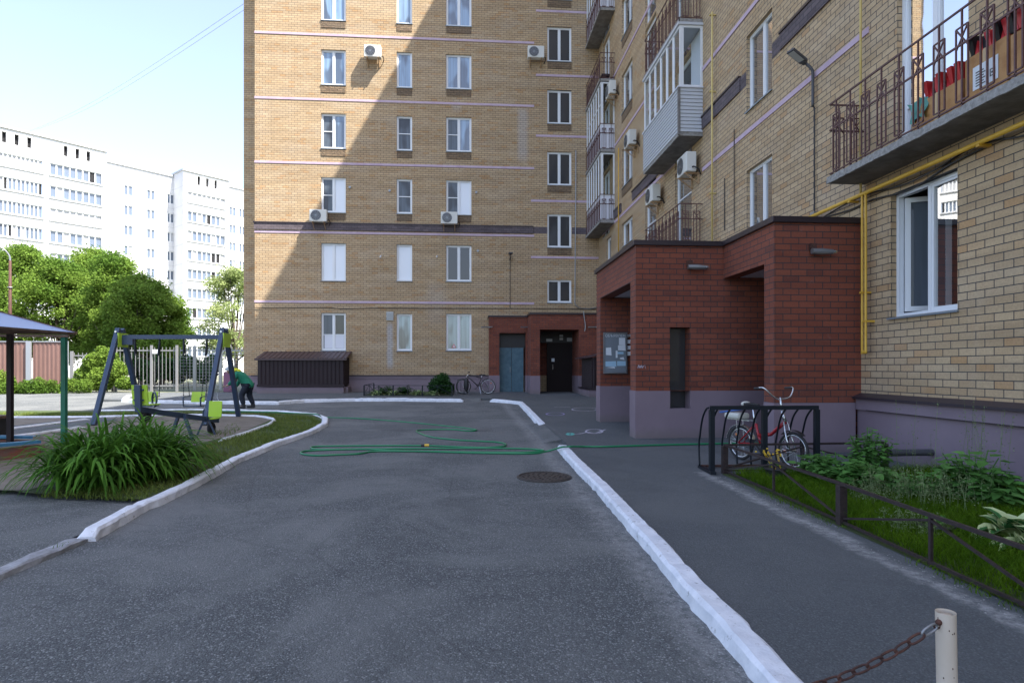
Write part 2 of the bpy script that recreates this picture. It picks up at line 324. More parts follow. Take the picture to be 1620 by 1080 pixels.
# ---------------------------------------------------------------- mesh building
ROOTLOC = {}
class MB:
    def __init__(s): s.v = []; s.f = []; s.mi = []; s.cur = 0
    def add(s, vs, fs):
        o = len(s.v); s.v += [tuple(v) for v in vs]
        for f in fs: s.f.append(tuple(i+o for i in f)); s.mi.append(s.cur)
        return s
    def box(s, x0, x1, y0, y1, z0, z1):
        return s.hexa([(x0, y0, z0), (x1, y0, z0), (x1, y1, z0), (x0, y1, z0), (x0, y0, z1), (x1, y0, z1), (x1, y1, z1), (x0, y1, z1)])
    def hexa(s, p):
        return s.add(p, [(3, 2, 1, 0), (4, 5, 6, 7), (0, 1, 5, 4), (1, 2, 6, 5), (2, 3, 7, 6), (3, 0, 4, 7)])
    def mbox(s, fn, u0, u1, v0, v1, d0, d1):
        return s.hexa([fn(u0, v0, d0), fn(u1, v0, d0), fn(u1, v0, d1), fn(u0, v0, d1), fn(u0, v1, d0), fn(u1, v1, d0), fn(u1, v1, d1), fn(u0, v1, d1)])
    def quad(s, a, b, c, d): return s.add([a, b, c, d], [(0, 1, 2, 3)])
    def bar(s, a, b, w, h=None, up=(0, 0, 1)):
        h = h or w; a = Vector(a); b = Vector(b); d = (b-a).normalized(); up = Vector(up)
        if abs(d.dot(up)) > .98: up = Vector((0, 1, 0))
        sx = d.cross(up).normalized()*w/2; sz = sx.cross(d).normalized()*h/2
        return s.hexa([a-sx-sz, a+sx-sz, b+sx-sz, b-sx-sz, a-sx+sz, a+sx+sz, b+sx+sz, b-sx+sz])
    def tube(s, pts, r, n=8, cap=True, close=False):
        pts = [Vector(p) for p in pts]; m = len(pts); rr = r if isinstance(r, (list, tuple)) else [r]*m
        vs = []; nrm = None
        for i, p in enumerate(pts):
            if close: d = (pts[(i+1) % m]-pts[i-1])
            else: d = pts[min(i+1, m-1)]-pts[max(i-1, 0)]
            d = d.normalized() if d.length > 1e-9 else Vector((0, 0, 1))
            if nrm is None:
                nrm = d.orthogonal().normalized()
            nrm = (nrm-d*nrm.dot(d)); nrm = nrm.normalized() if nrm.length > 1e-6 else d.orthogonal().normalized()
            bn = d.cross(nrm)
            for k in range(n):
                t = 2*math.pi*k/n; vs.append(p+(nrm*math.cos(t)+bn*math.sin(t))*rr[i])
        fs = []
        for i in range(m if close else m-1):
            j = (i+1) % m
            for k in range(n): fs.append((i*n+k, i*n+(k+1) % n, j*n+(k+1) % n, j*n+k))
        if cap and not close: fs += [tuple(range(n-1, -1, -1)), tuple((m-1)*n+k for k in range(n))]
        return s.add(vs, fs)
    def cyl(s, a, b, r, n=16, r2=None): return s.tube([a, b], [r, r if r2 is None else r2], n)
    def ring(s, c, axis, R_, r, n=28, k=8):
        axis = Vector(axis).normalized(); u = axis.orthogonal().normalized(); v = axis.cross(u); c = Vector(c)
        return s.tube([c+(u*math.cos(2*math.pi*i/n)+v*math.sin(2*math.pi*i/n))*R_ for i in range(n)], r, k, close=True)
    def sphere(s, c, rx, ry, rz, n=12, m=8):
        vs = []; fs = []
        for i in range(m+1):
            t = math.pi*i/m
            for k in range(n):
                p = 2*math.pi*k/n; vs.append((c[0]+rx*math.sin(t)*math.cos(p), c[1]+ry*math.sin(t)*math.sin(p), c[2]+rz*math.cos(t)))
        for i in range(m):
            for k in range(n): fs.append((i*n+k, (i+1)*n+k, (i+1)*n+(k+1) % n, i*n+(k+1) % n))
        return s.add(vs, fs)
    def poly(s, pts): return s.add(pts, [tuple(range(len(pts)))])
def link(o): S.collection.objects.link(o); return o
def rootloc(o):
    l = Vector((0, 0, 0))
    while o is not None: l += o.location; o = o.parent
    return l
def obj(name, mb, m, parent=None, smooth=False, world=True, bev=0, loc=None):
    me = bpy.data.meshes.new(name)
    off = rootloc(parent) if (parent is not None and world) else (Vector(loc) if loc is not None and world else Vector((0, 0, 0)))
    if isinstance(mb, MB): vs, fs = mb.v, mb.f
    else: vs, fs = mb
    if off.length > 0: vs = [(v[0]-off[0], v[1]-off[1], v[2]-off[2]) for v in vs]
    me.from_pydata(vs, [], fs)
    for x in (m if isinstance(m, list) else [m]): me.materials.append(M[x] if isinstance(x, str) else x)
    if isinstance(mb, MB) and isinstance(m, list): me.polygons.foreach_set('material_index', mb.mi)
    if smooth: me.polygons.foreach_set('use_smooth', [True]*len(me.polygons))
    me.update(); o = link(bpy.data.objects.new(name, me))
    if parent is not None: o.parent = parent
    elif loc is not None: o.location = loc
    if bev:
        b = o.modifiers.new('bevel', 'BEVEL'); b.width = bev; b.segments = 2; b.limit_method = 'ANGLE'
    return o
def tag(o, label, cat, group=None, kind=None):
    if label: o['label'] = label
    if cat: o['category'] = cat
    if group: o['group'] = group
    if kind: o['kind'] = kind
    return o
def thing(name, label, cat, loc=(0, 0, 0), rz=0, group=None):
    o = link(bpy.data.objects.new(name, None)); o.empty_display_size = .1; o.location = loc; o.rotation_euler = (0, 0, rz)
    return tag(o, label, cat, group)
def struct(name, mb, m, **k):
    o = obj(name, mb, m, **k); o['kind'] = 'structure'; return o
def catmull(pts, n=8):
    pts = [Vector(p) for p in pts]; out = []
    for i in range(len(pts)-1):
        p0 = pts[max(i-1, 0)]; p1 = pts[i]; p2 = pts[i+1]; p3 = pts[min(i+2, len(pts)-1)]
        for k in range(n):
            t = k/n
            out.append(.5*((2*p1)+(p2-p0)*t+(2*p0-5*p1+4*p2-p3)*t*t+(3*p1-p0-3*p2+p3)*t**3))
    return out+[pts[-1]]

# ---------------------------------------------------------------- ground
def sheet(name, pts, lift, m, z=None):
    """flat polygon following the slope of the yard"""
    mb = MB(); mb.poly([(p[0], p[1], zr(p[1])+lift) for p in pts]); return struct(name, mb, m)
g = MB()
ys = [-60, -20, 30, 1200]
for a, b in zip(ys, ys[1:]): g.quad((-900, a, zr(a)-.02), (900, a, zr(a)-.02), (900, b, zr(b)-.02), (-900, b, zr(b)-.02))
struct('ground', g, noisy('far_ground', (.08, .10, .05), (.16, .15, .11), .3, .95))
sheet('road', [(-40, -12), (3.0, -12), (3.0, 29.9), (-40, 29.9)], 0, 'road')
SW = .08
def gpts(l, lift=0): return [tuple(atG(*q, lift))[:2] for q in l]
swp = [(1.5, -12), (6.22, -12), (6.22, 28.5), (-13.5, 28.5), (-13.5, 23.35), (.85, 23.35), (1.98, 22.3), (1.72, 14.0)]+gpts([(895, 699), (915, 728), (957, 766), (995, 806), (1048, 860), (1102, 923), (1166, 983), (1250, 1076), (1395, 1210)], .08)+[(1.5, -2)]
mb = MB(); mb.poly([(x, y, zr(y)+SW) for x, y in swp])
for (x0, y0), (x1, y1) in zip(swp[4:], swp[5:]+swp[:1]): mb.quad((x0, y0, zr(y0)-.01), (x1, y1, zr(y1)-.01), (x1, y1, zr(y1)+SW), (x0, y0, zr(y0)+SW))
struct('pavement', mb, 'walk')
# small ramps where the kerb is interrupted
mb = MB()
a, b = (-2.35, 23.35), (.5, 23.35)
mb.hexa([(a[0], a[1]-.45, .2), (b[0], b[1]-.45, .2), (b[0], b[1]+.06, .2), (a[0], a[1]+.06, .2), (a[0], a[1]-.45, zr(22.9)+.002), (b[0], b[1]-.45, zr(22.9)+.002), (b[0], b[1]+.06, zr(23.4)+SW+.003), (a[0], a[1]+.06, zr(23.4)+SW+.003)])
mb.hexa([(1.38, 11.15, zr(11.3)-.05), (1.84, 11.15, zr(11.3)-.05), (1.78, 14.2, zr(14.1)-.05), (1.32, 14.2, zr(14.1)-.05), (1.38, 11.15, zr(11.15)+.001), (1.84, 11.15, zr(11.15)+SW+.003), (1.78, 14.2, zr(14.2)+SW+.003), (1.32, 14.2, zr(14.2)+.001)])
struct('kerb_ramp', mb, 'road')
# newer asphalt strips in the road
p = [atG(*q) for q in ((590, 665), (650, 664), (775, 668), (780, 682), (700, 681), (595, 680))]
sheet('asphalt_patch', [(q.x, q.y) for q in p], .004, 'patch')

def kerb(name, pts, wd, h, m, base=None, jit=.008, step=.12, stone=None):
    cs = -1; oz = 0; ox = 0
    pts = [Vector((p[0], p[1], 0)) for p in pts]
    pl = []
    for a, b in zip(pts, pts[1:]):
        n = max(1, int((b-a).length/step))
        for i in range(n): pl.append(a.lerp(b, i/n))
    pl.append(pts[-1]); mb = MB(); rows = []
    for i, p in enumerate(pl):
        d = (pl[min(i+1, len(pl)-1)]-pl[max(i-1, 0)]).normalized(); s = Vector((d.y, -d.x, 0))
        z = zr(p.y)+(0 if base is None else base)
        j = lambda: RS.uniform(-jit, jit)
        e = 1.0 if (stone is None or i % stone) else .90
        if stone and (i//stone) != cs: cs = i//stone; oz = RS.uniform(-.008, .006); ox = RS.uniform(-.008, .008)
        wx = math.sin(i*.37)*.006+RS.normal(0, jit*.5)
        if i == 0 or i == len(pl)-1: e = .45
        prof = [(-wd/2-.014+j()+wx, -.02), (-wd/2+j()*.6+ox, h*.72*e+j()*.4), (-wd/2+.022+ox, h*e+j()*.5+oz), (wd/2-.022+ox, h*e+j()*.5+oz), (wd/2+j()*.8+ox, h*.80*e+j()*.4), (wd/2+.014+j()-wx, -.02)]
        rows.append([(p.x+s.x*a, p.y+s.y*a, z+b) for a, b in prof])
    k = len(rows[0])
    for a, b in zip(rows, rows[1:]):
        for q in range(k-1): mb.quad(a[q+1], a[q], b[q], b[q+1])
    mb.poly(rows[0]); mb.poly(rows[-1][::-1])
    return struct(name, mb, m)
# right kerb (whitewashed) beside the pavement
kerb('kerb', gpts([(1395, 1220), (1243, 1078), (1160, 985), (1098, 925), (1045, 862), (992, 808), (955, 768), (912, 728), (888, 703)], .08), .15, .100, 'kerb', jit=.007, step=.09, stone=11)
kerb('kerb', gpts([(858, 672), (842, 655), (824, 637), (802, 634.5), (777, 633)], .06), .15, .11, 'kerb', step=.1, stone=10)
kerb('kerb', gpts([(733, 633), (640, 632), (560, 632), (480, 634), (440, 637), (330, 636), (240, 635), (196, 633), (203, 627), (250, 623)], .06), .17, .12, 'kerb', stone=8)
# left kerb round the playground
kerb('kerb', gpts([(-60, 935), (0, 910), (60, 884), (134, 853)]), .15, .042, 'kerbold', jit=.012)
kerb('kerb', gpts([(136, 851), (180, 826), (224, 801), (240, 796), (300, 768), (370, 729), (440, 701), (490, 684), (513, 672), (514, 663), (498, 656.5), (440, 651.5), (300, 649), (150, 651)], .03), .135, .085, 'kerb', jit=.007, step=.1, stone=10)
# playground surfaces
sheet('lawn', gpts([(513, 668), (498, 659), (440, 653), (300, 651), (150, 652), (-200, 652), (-200, 745), (40, 786), (228, 797), (300, 766), (370, 727), (440, 699), (490, 682)]), .05, 'lawn')
sheet('playground_earth', gpts([(436, 664), (405, 658), (282, 656), (140, 660), (-200, 661), (-200, 780), (40, 783), (110, 765), (250, 725), (345, 698), (384, 687)]), .055, 'sand')
sheet('playground_path', gpts([(-200, 703), (145, 663), (190, 667), (137, 676), (-200, 722)]), .06, 'walk')
sheet('side_path', gpts([(-260, 800), (60, 792), (222, 803), (128, 850), (0, 905), (-260, 1010)]), .03, 'road')
for l in ([(436, 664), (418, 660), (405, 658.5), (340, 657), (282, 656.5), (220, 658), (140, 660), (-150, 661)],
          [(436, 664), (425, 672), (384, 687), (345, 698)], [(-150, 697), (0, 681), (145, 663)], [(-150, 715), (0, 694), (60, 686), (137, 675)]):
    kerb('edging', gpts(l, .06), .07, .10, 'kerb', base=.0, jit=.004, step=.2)

# ---------------------------------------------------------------- walls with openings
def wall(fn, u0, u1, v0, v1, holes, depth=.15, m='brick', name='wall', parent=None, rev=True, extra_cuts=()):
    us = sorted(set([u0, u1]+[h[0] for h in holes]+[h[1] for h in holes])); vs = sorted(set([v0, v1]+[h[2] for h in holes]+[h[3] for h in holes]))
    us = [u for u in us if u0 <= u <= u1]; vs = [v for v in vs if v0 <= v <= v1]
    mb = MB()
    for a, b in zip(us, us[1:]):
        run = None
        for c, d in zip(vs, vs[1:]):
            mu, mv = (a+b)/2, (c+d)/2
            if any(h[0] < mu < h[1] and h[2] < mv < h[3] for h in holes):
                if run: mb.quad(fn(a, run[0], 0), fn(b, run[0], 0), fn(b, run[1], 0), fn(a, run[1], 0)); run = None
            else: run = (run[0], d) if run else (c, d)
        if run: mb.quad(fn(a, run[0], 0), fn(b, run[0], 0), fn(b, run[1], 0), fn(a, run[1], 0))
    if rev:
        for h in holes:
            dp = h[4] if len(h) > 4 else depth
            a, b, c, d = h[:4]
            mb.quad(fn(a, c, 0), fn(a, c, dp), fn(a, d, dp), fn(a, d, 0)); mb.quad(fn(b, c, 0), fn(b, d, 0), fn(b, d, dp), fn(b, c, dp))
            mb.quad(fn(a, d, 0), fn(a, d, dp), fn(b, d, dp), fn(b, d, 0)); mb.quad(fn(a, c, 0), fn(b, c, 0), fn(b, c, dp), fn(a, c, dp))
    return obj(name, mb, m, parent)
def window(fn, h, split, kinds, parent, dp=.15, bars=(), fw=.055, sill=True, name='window', lab=None, sub=.035):
    """frame with panes; split = list of fractions, kinds = material per pane, bars = [(pane, fraction)] horizontal"""
    u0, u1, v0, v1 = h[:4]; mb = MB(); d0, d1 = dp-.07, dp+.01
    mb.mbox(fn, u0, u0+fw, v0, v1, d0, d1); mb.mbox(fn, u1-fw, u1, v0, v1, d0, d1)
    mb.mbox(fn, u0+fw, u1-fw, v0, v0+fw, d0, d1); mb.mbox(fn, u0+fw, u1-fw, v1-fw, v1, d0, d1)
    W = u1-u0-2*fw; fr = [0]+list(split)+[1]; panes = []
    for s_ in split:
        c = u0+fw+W*s_; mb.mbox(fn, c-.03, c+.03, v0+fw, v1-fw, d0+.004, d1-.004)
    for i in range(len(fr)-1):
        a = u0+fw+W*fr[i]+(.03 if i else 0); b = u0+fw+W*fr[i+1]-(.03 if i < len(fr)-2 else 0)
        c, d = v0+fw, v1-fw
        if kinds[i] is None: continue
        if sub:
            e0, e1 = d0+.012, d1-.006
            mb.mbox(fn, a, a+sub, c, d, e0, e1); mb.mbox(fn, b-sub, b, c, d, e0, e1); mb.mbox(fn, a+sub, b-sub, c, c+sub, e0, e1); mb.mbox(fn, a+sub, b-sub, d-sub, d, e0, e1)
        for (pi, t) in bars:
            if pi == i: mb.mbox(fn, a+sub, b-sub, c+(d-c)*t-.02, c+(d-c)*t+.02, d0+.014, d1-.01)
        panes.append((a+sub, b-sub, c+sub, d-sub, kinds[i]))
    o = obj(name, mb, 'pvc', parent)
    if lab: o['label'] = lab
    for (a, b, c, d, k) in panes:
        pm = MB(); pm.quad(fn(a, c, dp-.03), fn(b, c, dp-.03), fn(b, d, dp-.03), fn(a, d, dp-.03)); obj('pane', pm, k, o)
    if sill:
        sm = MB(); sm.hexa([fn(u0-.03, v0-.035, -.04), fn(u1+.03, v0-.035, -.04), fn(u1, v0, d0+.005), fn(u0, v0, d0+.005),
                            fn(u0-.03, v0-.012, -.045), fn(u1+.03, v0-.012, -.045), fn(u1, v0+.012, d0+.005), fn(u0, v0+.012, d0+.005)])
        obj('sill', sm, 'sillm', o)
    return o
fF = lambda u, v, d: (u, FY+d, v)
fW = lambda u, v, d: (WX+d, u, v)
TOP = 33.0
bld = thing('apartment_building', 'tall L-shaped yellow brick apartment block with lilac stripes, red entrances and a shaded inner yard', 'building', (0, FY, .4))
def fx(px, y=300): return atY(px, y, FY).x
def fz(py, px=620): return atY(px, py, FY).z
# --- end wing windows
cols = {'A': (508, 547), 'B': (627.4, 652), 'C': (705.8, 745.8), 'D': (865.8, 904.2)}
rows = {'A': [(-26, 32.6), (78.8, 134.5), (179.6, 235), (280.4, 336), (384.8, 444), (495, 554.2)],
        'B': [(-22, 37.6), (82.4, 138.7), (183.5, 238), (283, 337.8), (386.7, 444.4), (496.3, 554.8)],
        'C': [(-18, 41.5), (86.3, 140.8), (185.4, 239.8), (285, 339.6), (388, 445), (496.3, 554.2)],
        'D': [(-54, 0), (42.8, 97.2), (142.6, 195.7), (240.2, 292.8), (338.7, 391.3), (442.4, 478.7)]}
kin = {'A': [('gcurtsky', 'gcurtsky'), ('gcurtsky', 'gcurtsky'), ('gmid', 'gcurtsky'), ('gmid', 'gwhite'), ('gwhite', 'gwhite'), ('gmid', 'gdark')],
       'B': [('gcurtsky',), ('gcurtsky',), ('gmid',), ('gmid',), ('gwhite',), ('gteal',)],
       'C': [('gcurtsky', 'gcurtsky'), ('gcurtsky', 'gcurtsky'), ('gmid', 'gcurtsky'), ('gmid', 'gwhite'), ('gdark', 'gdark'), ('gteal', 'gteal')],
       'D': [('gdark', 'gdark')]*6}
fholes = []; wins = []
for c, (p0, p1) in cols.items():
    for i, (a, b) in enumerate(rows[c]):
        pm = (p0+p1)/2; h = (atY(p0, 300, FY).x, atY(p1, 300, FY).x, atY(pm, b, FY).z, atY(pm, a, FY).z)
        fholes.append(h); wins.append((h, c, i))
XL = fx(403); XR = WX
wall(fF, XL, XR, -.2, TOP, fholes, parent=bld)
for h, c, i in wins:
    k = kin[c][i]; bars = [(0, .5)] if (c in 'ABC' and i in (2, 3)) else []
    if c == 'A' and i == 5: bars = [(0, .42), (1, .42)]
    o = window(fF, h, (.5,) if c != 'B' else (), k, bld, bars=bars)
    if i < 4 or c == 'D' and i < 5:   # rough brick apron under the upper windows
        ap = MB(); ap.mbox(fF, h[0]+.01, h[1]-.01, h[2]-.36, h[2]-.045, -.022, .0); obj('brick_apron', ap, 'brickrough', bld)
    if c == 'A' and i == 5:
        q = MB(); q.mbox(fF, h[0]+.13, h[1]-.1, h[2]+.1, h[2]+.72, .108, .112); obj('white_board', q, 'whitepanel', o)
    if c == 'C' and i == 5:
        u = h[0]+.36; q = MB(); q.cur = 0; q.add([fF(u-.1, h[2]+.13, .10), fF(u+.1, h[2]+.13, .10), fF(u, h[2]+.32, .10)], [(0, 1, 2)])
        q.cur = 1; q.add([fF(u-.055, h[2]+.155, .097), fF(u+.055, h[2]+.155, .097), fF(u, h[2]+.265, .097)], [(0, 1, 2)])
        obj('warning_sticker', q, ['redplastic', 'paper'], o)
# set-back strip at the left end, side walls, roof
mb = MB(); xl2 = atY(385.5, 300, 29.4).x
mb.quad((xl2, 29.4, -.2), (XL, 29.4, -.2), (XL, 29.4, TOP), (xl2, 29.4, TOP)); mb.quad((XL, FY, -.2), (XL, FY, TOP), (XL, 29.4, TOP), (XL, 29.4, -.2))
mb.quad((xl2, 29.4, -.2), (xl2, 29.4, TOP), (xl2, 36.5, TOP), (xl2, 36.5, -.2)); mb.quad((xl2, 36.5, -.2), (xl2, 36.5, TOP), (18, 36.5, TOP), (18, 36.5, -.2))  # unseen back wall, wing kept shallow so sunlight reaches the poplar
mb.quad((18, 36.5, -.2), (18, 36.5, TOP), (18, -14, TOP), (18, -14, -.2)); mb.quad((18, -14, -.2), (18, -14, TOP), (WX, -14, TOP), (WX, -14, -.2))
obj('wall', mb, 'brick', bld)
mb = MB(); mb.poly([(xl2, 29.4, TOP), (XL, 29.4, TOP), (XL, FY, TOP), (WX, FY, TOP), (WX, -14, TOP), (18, -14, TOP), (18, 36.5, TOP), (xl2, 36.5, TOP)]); obj('roof', mb, 'concrete', bld)
# stripes on the end wing (raised rendered courses)
mb = MB()
for y0 in (59.5, 161, 261, 369.5, 478.3):
    z = fz(y0, 620); mb.mbox(fF, XL-.012, fx(845), z-.05, z+.05, -.018, .002)
for y0, p0 in ((19, 848), (120.3, 848), (216, 848), (318.5, 840), (407.4, 840)):
    z = fz(y0, 890); mb.mbox(fF, fx(p0), WX-.02, z-.05, z+.05, -.018, .002)
obj('lilac_stripe', mb, 'lilac', bld)
mb = MB(); z0, z1 = fz(366.3, 620), fz(355.8, 620); mb.mbox(fF, XL-.03, fx(843.5), z0, z1, -.045, .002); obj('dark_brick_band', mb, 'darkbrick', bld)
mb = MB(); mb.mbox(fF, XL-.06, fx(844), z1, z1+.05, -.075, .002); obj('band_flashing', mb, 'cap', bld)
mb = MB(); z0, z1 = fz(370, 890), fz(359.5, 890)
mb.mbox(fF, fx(843.6), fx(865.4), z0, z1, -.006, .002); mb.mbox(fF, fx(904.8), WX-.02, z0, z1, -.006, .002); obj('dark_brick_band', mb, 'darkbrick', bld)
# rough band at upper level course and faded render streak
# plinth end wing
zp = fz(593.5, 640)
mb = MB(); mb.mbox(fF, XL-.06, 1.2, .2, zp-.16, -.06, 0.004); mb.mbox(fF, XL-.09, 1.2, zp-.155, zp-.035, -.09, .004); mb.box(xl2-.04, XL-.07, 29.36, 29.404, .2, zp-.02)
obj('plinth', mb, 'plaster', bld)
mb = MB(); mb.mbox(fF, XL-.13, 1.2, zp-.035, zp+.02, -.13, .004); obj('plinth_flashing', mb, 'ledge', bld)
q = MB(); u = fx(617); v = fz(500); q.mbox(fF, u-.16, u+.16, v-.2, v+.2, -.05, 0)
for i in range(7): q.mbox(fF, u-.13, u+.13, v-.15+i*.045, v-.135+i*.045, -.07, -.05)
obj('vent_grille', q, 'metalg', bld)
for (px, py) in ((553.5, 296.5), (616.5, 302), (753.5, 304.5), (756, 397)):
    q = MB(); c = atY(px, py, FY); q.cyl(c, c+Vector((0, -.06, 0)), .055, 12); obj('wall_vent', q, 'metalg', bld)
for (px, py) in ((603.5, 405), (692, 405)):
    q = MB(); c = atY(px, py, FY); q.tube([c, c+Vector((0, -.2, -.03)), c+Vector((-.02, -.3, -.1))], .03, 8); obj('wall_vent', q, 'pvc', bld)
mb = MB(); c = [atY(x, y, FY-.03) for x, y in ((403, 487), (480, 486.5), (520, 486.5), (545, 488.5), (600, 487), (700, 487.5), (850, 488), (945, 489))]
mb.tube(catmull(c, 5), .014, 5); obj('facade_cable', mb, 'black', bld)
mb = MB(); mb.tube([atY(911, 238, FY-.05), atY(911, 300, FY-.05), atY(910, 400, FY-.05), atY(909.5, 480, FY-.05)], .022, 6)
mb.tube(catmull([atY(909.5, 480, FY-.05), atY(915, 486, FY-.05), atY(930, 488.5, FY-.05), atY(945, 486, FY-.05)], 5), .02, 6)
obj('facade_cable', mb, 'metalg', bld)

# --- right wing
def hw(p0, p1, m0, m1, dp=.15): return (yW(p1), yW(p0), hM(m0), hM(m1), dp)
ST = 3.0/6.2415
WH = {}
WH['near'] = hw(1409, 1514.8, .1195, .408); WH['bdoor'] = hw(1419, 1532, .478, .872, .16)
for k in range(5): WH['m%d' % k] = hw(1181, 1221.5, .435+k*ST, .705+k*ST)
for k in range(6):
    WH['da%d' % k] = hw(1021, 1038, .47+k*ST, .932+k*ST); WH['db%d' % k] = hw(1068, 1094, .47+k*ST, .932+k*ST)
WH['f0'] = hw(984, 1000.5, .779, .93)
for k in range(4): WH['f%d' % (k+1)] = hw(984, 1000.5, 1.16+k*ST, 1.41+k*ST)
WH['s0'] = hw(959.4, 966.7, .76, .925)
for k in range(5): WH['e%d' % k] = hw(954.5, 964.5, .956+k*ST, 1.41+k*ST)
for k in range(3): WH['u%d' % k] = hw(1419, 1532, .478+(k+1)*ST, .872+(k+1)*ST, .16)
wall(fW, -14, FY, -.2, TOP, list(WH.values()), parent=bld)
for n, h in WH.items():
    if n == 'near': continue
    if n[0] == 'm': window(fW, h, (.44,), ('gmid', 'gmid'), bld, fw=.04, sub=.025)
    elif n[0] in 'fs': window(fW, h, (.45,) if n[0] == 'f' else (), ('gmid', 'gmid'), bld)
    elif n[0] == 'e': window(fW, h, (.5,), ('gdark', 'gmid'), bld, name='balcony_door', bars=[(0, .35)])
    elif n[0] == 'd': window(fW, h, (), ('gmid',), bld, sill=False, name='balcony_door', bars=[(0, .72)])
    else: window(fW, h, (.5,), ('gcurtsky', 'gcurtsky'), bld, sill=False, name='balcony_door', bars=[(0, .3), (1, .3)])
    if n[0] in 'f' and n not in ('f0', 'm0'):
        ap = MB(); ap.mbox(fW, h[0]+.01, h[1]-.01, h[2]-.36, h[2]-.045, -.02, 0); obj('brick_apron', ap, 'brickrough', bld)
# near window: real room behind, left sash standing open
h = WH['near']; u0, u1, v0, v1 = h[:4]
nw = window(fW, h, (.475,), ('glassclear', None), bld, dp=.16, fw=.05, lab='open white window with its inner sash swung into the room')
mb = MB()   # inner jamb of the open sash + the sash itself (swung in)
uL = u1-.05; mb.mbox(fW, u0+.08+(u1-u0)*.47, uL, v0+.05, v0+.09, .10, .16)
hinge = Vector(fW(uL-.01, v0+.08, .17)); 
ang = R(62); dirv = Vector((math.sin(ang), -math.cos(ang), 0)); sw = (u1-u0)*.46; sh = v1-v0-.15
def sf(a, b, d):
    n = Vector((dirv.y, -dirv.x, 0)); p = hinge+dirv*a+n*d; return (p.x, p.y, p.z+b)
sash = MB(); fwid = .07
sash.mbox(sf, 0, fwid, 0, sh, 0, .06); sash.mbox(sf, sw-fwid, sw, 0, sh, 0, .06); sash.mbox(sf, fwid, sw-fwid, 0, fwid, 0, .06); sash.mbox(sf, fwid, sw-fwid, sh-fwid, sh, 0, .06)
so_ = obj('open_sash', sash, 'pvc', nw)
q = MB(); q.quad(sf(fwid, fwid, .03), sf(sw-fwid, fwid, .03), sf(sw-fwid, sh-fwid, .03), sf(fwid, sh-fwid, .03)); obj('pane', q, 'gmid', so_)
q = MB(); q.bar(sf(sw-.035, sh*.46, -.03), sf(sw-.035, sh*.54, -.03), .02); q.bar(sf(sw-.035, sh*.5, -.03), sf(sw-.035, sh*.5, .0), .02); obj('handle', q, 'black', so_)
room = MB(); a, b, c, d = u0-1.6, u1+1.2, v0-.8, v1+.4
for f in (lambda: room.quad((WX+3.2, a, c), (WX+3.2, b, c), (WX+3.2, b, d), (WX+3.2, a, d)), lambda: room.quad((WX+.18, a, c), (WX+3.2, a, c), (WX+3.2, a, d), (WX+.18, a, d)),
          lambda: room.quad((WX+.18, b, c), (WX+3.2, b, c), (WX+3.2, b, d), (WX+.18, b, d)), lambda: room.quad((WX+.18, a, c), (WX+3.2, a, c), (WX+3.2, b, c), (WX+.18, b, c)),
          lambda: room.quad((WX+.18, a, d), (WX+3.2, a, d), (WX+3.2, b, d), (WX+.18, b, d))): f()
obj('room', room, 'room', bld)
# office chair inside the room
c0 = Vector((WX+.75, u0+.62, 0)); ch = thing('office_chair', 'dark office chair standing inside the open ground-floor window', 'chair', (c0.x, c0.y, v0-.8))
q = MB(); q.box(c0.x-.28, c0.x+.22, c0.y-.25, c0.y+.25, v0-.32, v0-.24); obj('seat', q, 'black', ch, bev=.03)
q = MB(); q.box(c0.x+.2, c0.x+.27, c0.y-.24, c0.y+.24, v0-.2, v0+.5); obj('backrest', q, 'black', ch, bev=.03)
q = MB(); q.cyl((c0.x, c0.y, v0-.8), (c0.x, c0.y, v0-.3), .03)
for i in range(5):
    t = i*1.2566; q.bar((c0.x, c0.y, v0-.72), (c0.x+.28*math.cos(t), c0.y+.28*math.sin(t), v0-.77), .04)
obj('base', q, 'black', ch)
# stripes and dark bands of the right wing
mb = MB()
def strip(p0, p1, m, hh=.05, d=-.02): mb.mbox(fW, yW(p1), yW(p0), hM(m)-hh, hM(m)+hh, d, .002)
strip(1112, 1375, .842); strip(1112, 1290, 1.268); strip(953, 1018, .99); strip(1019, 1068, .99); strip(953, 1045, 1.507); strip(953, 1045, 1.99)
strip(1112, 1375, 1.75)
obj('lilac_stripe', mb, 'lilac', bld)
mb = MB()
for p0, p1, d in ((955, 983.5, -.04), (1001, 1067, -.04), (1095, 1172, -.04), (1172, 1180.6, -.008), (1222, 1236, -.008), (1236, 1620, -.04)): mb.mbox(fW, yW(p1), yW(p0), hM(1.012), hM(1.062), d, .002)
obj('dark_brick_band', mb, 'darkbrick', bld)
mb = MB()
for p0, p1 in ((955, 983.5), (1001, 1067), (1095, 1172), (1236, 1620)): mb.mbox(fW, yW(p1), yW(p0), hM(1.062), hM(1.062)+.04, -.065, .002)
obj('band_flashing', mb, 'cap', bld)
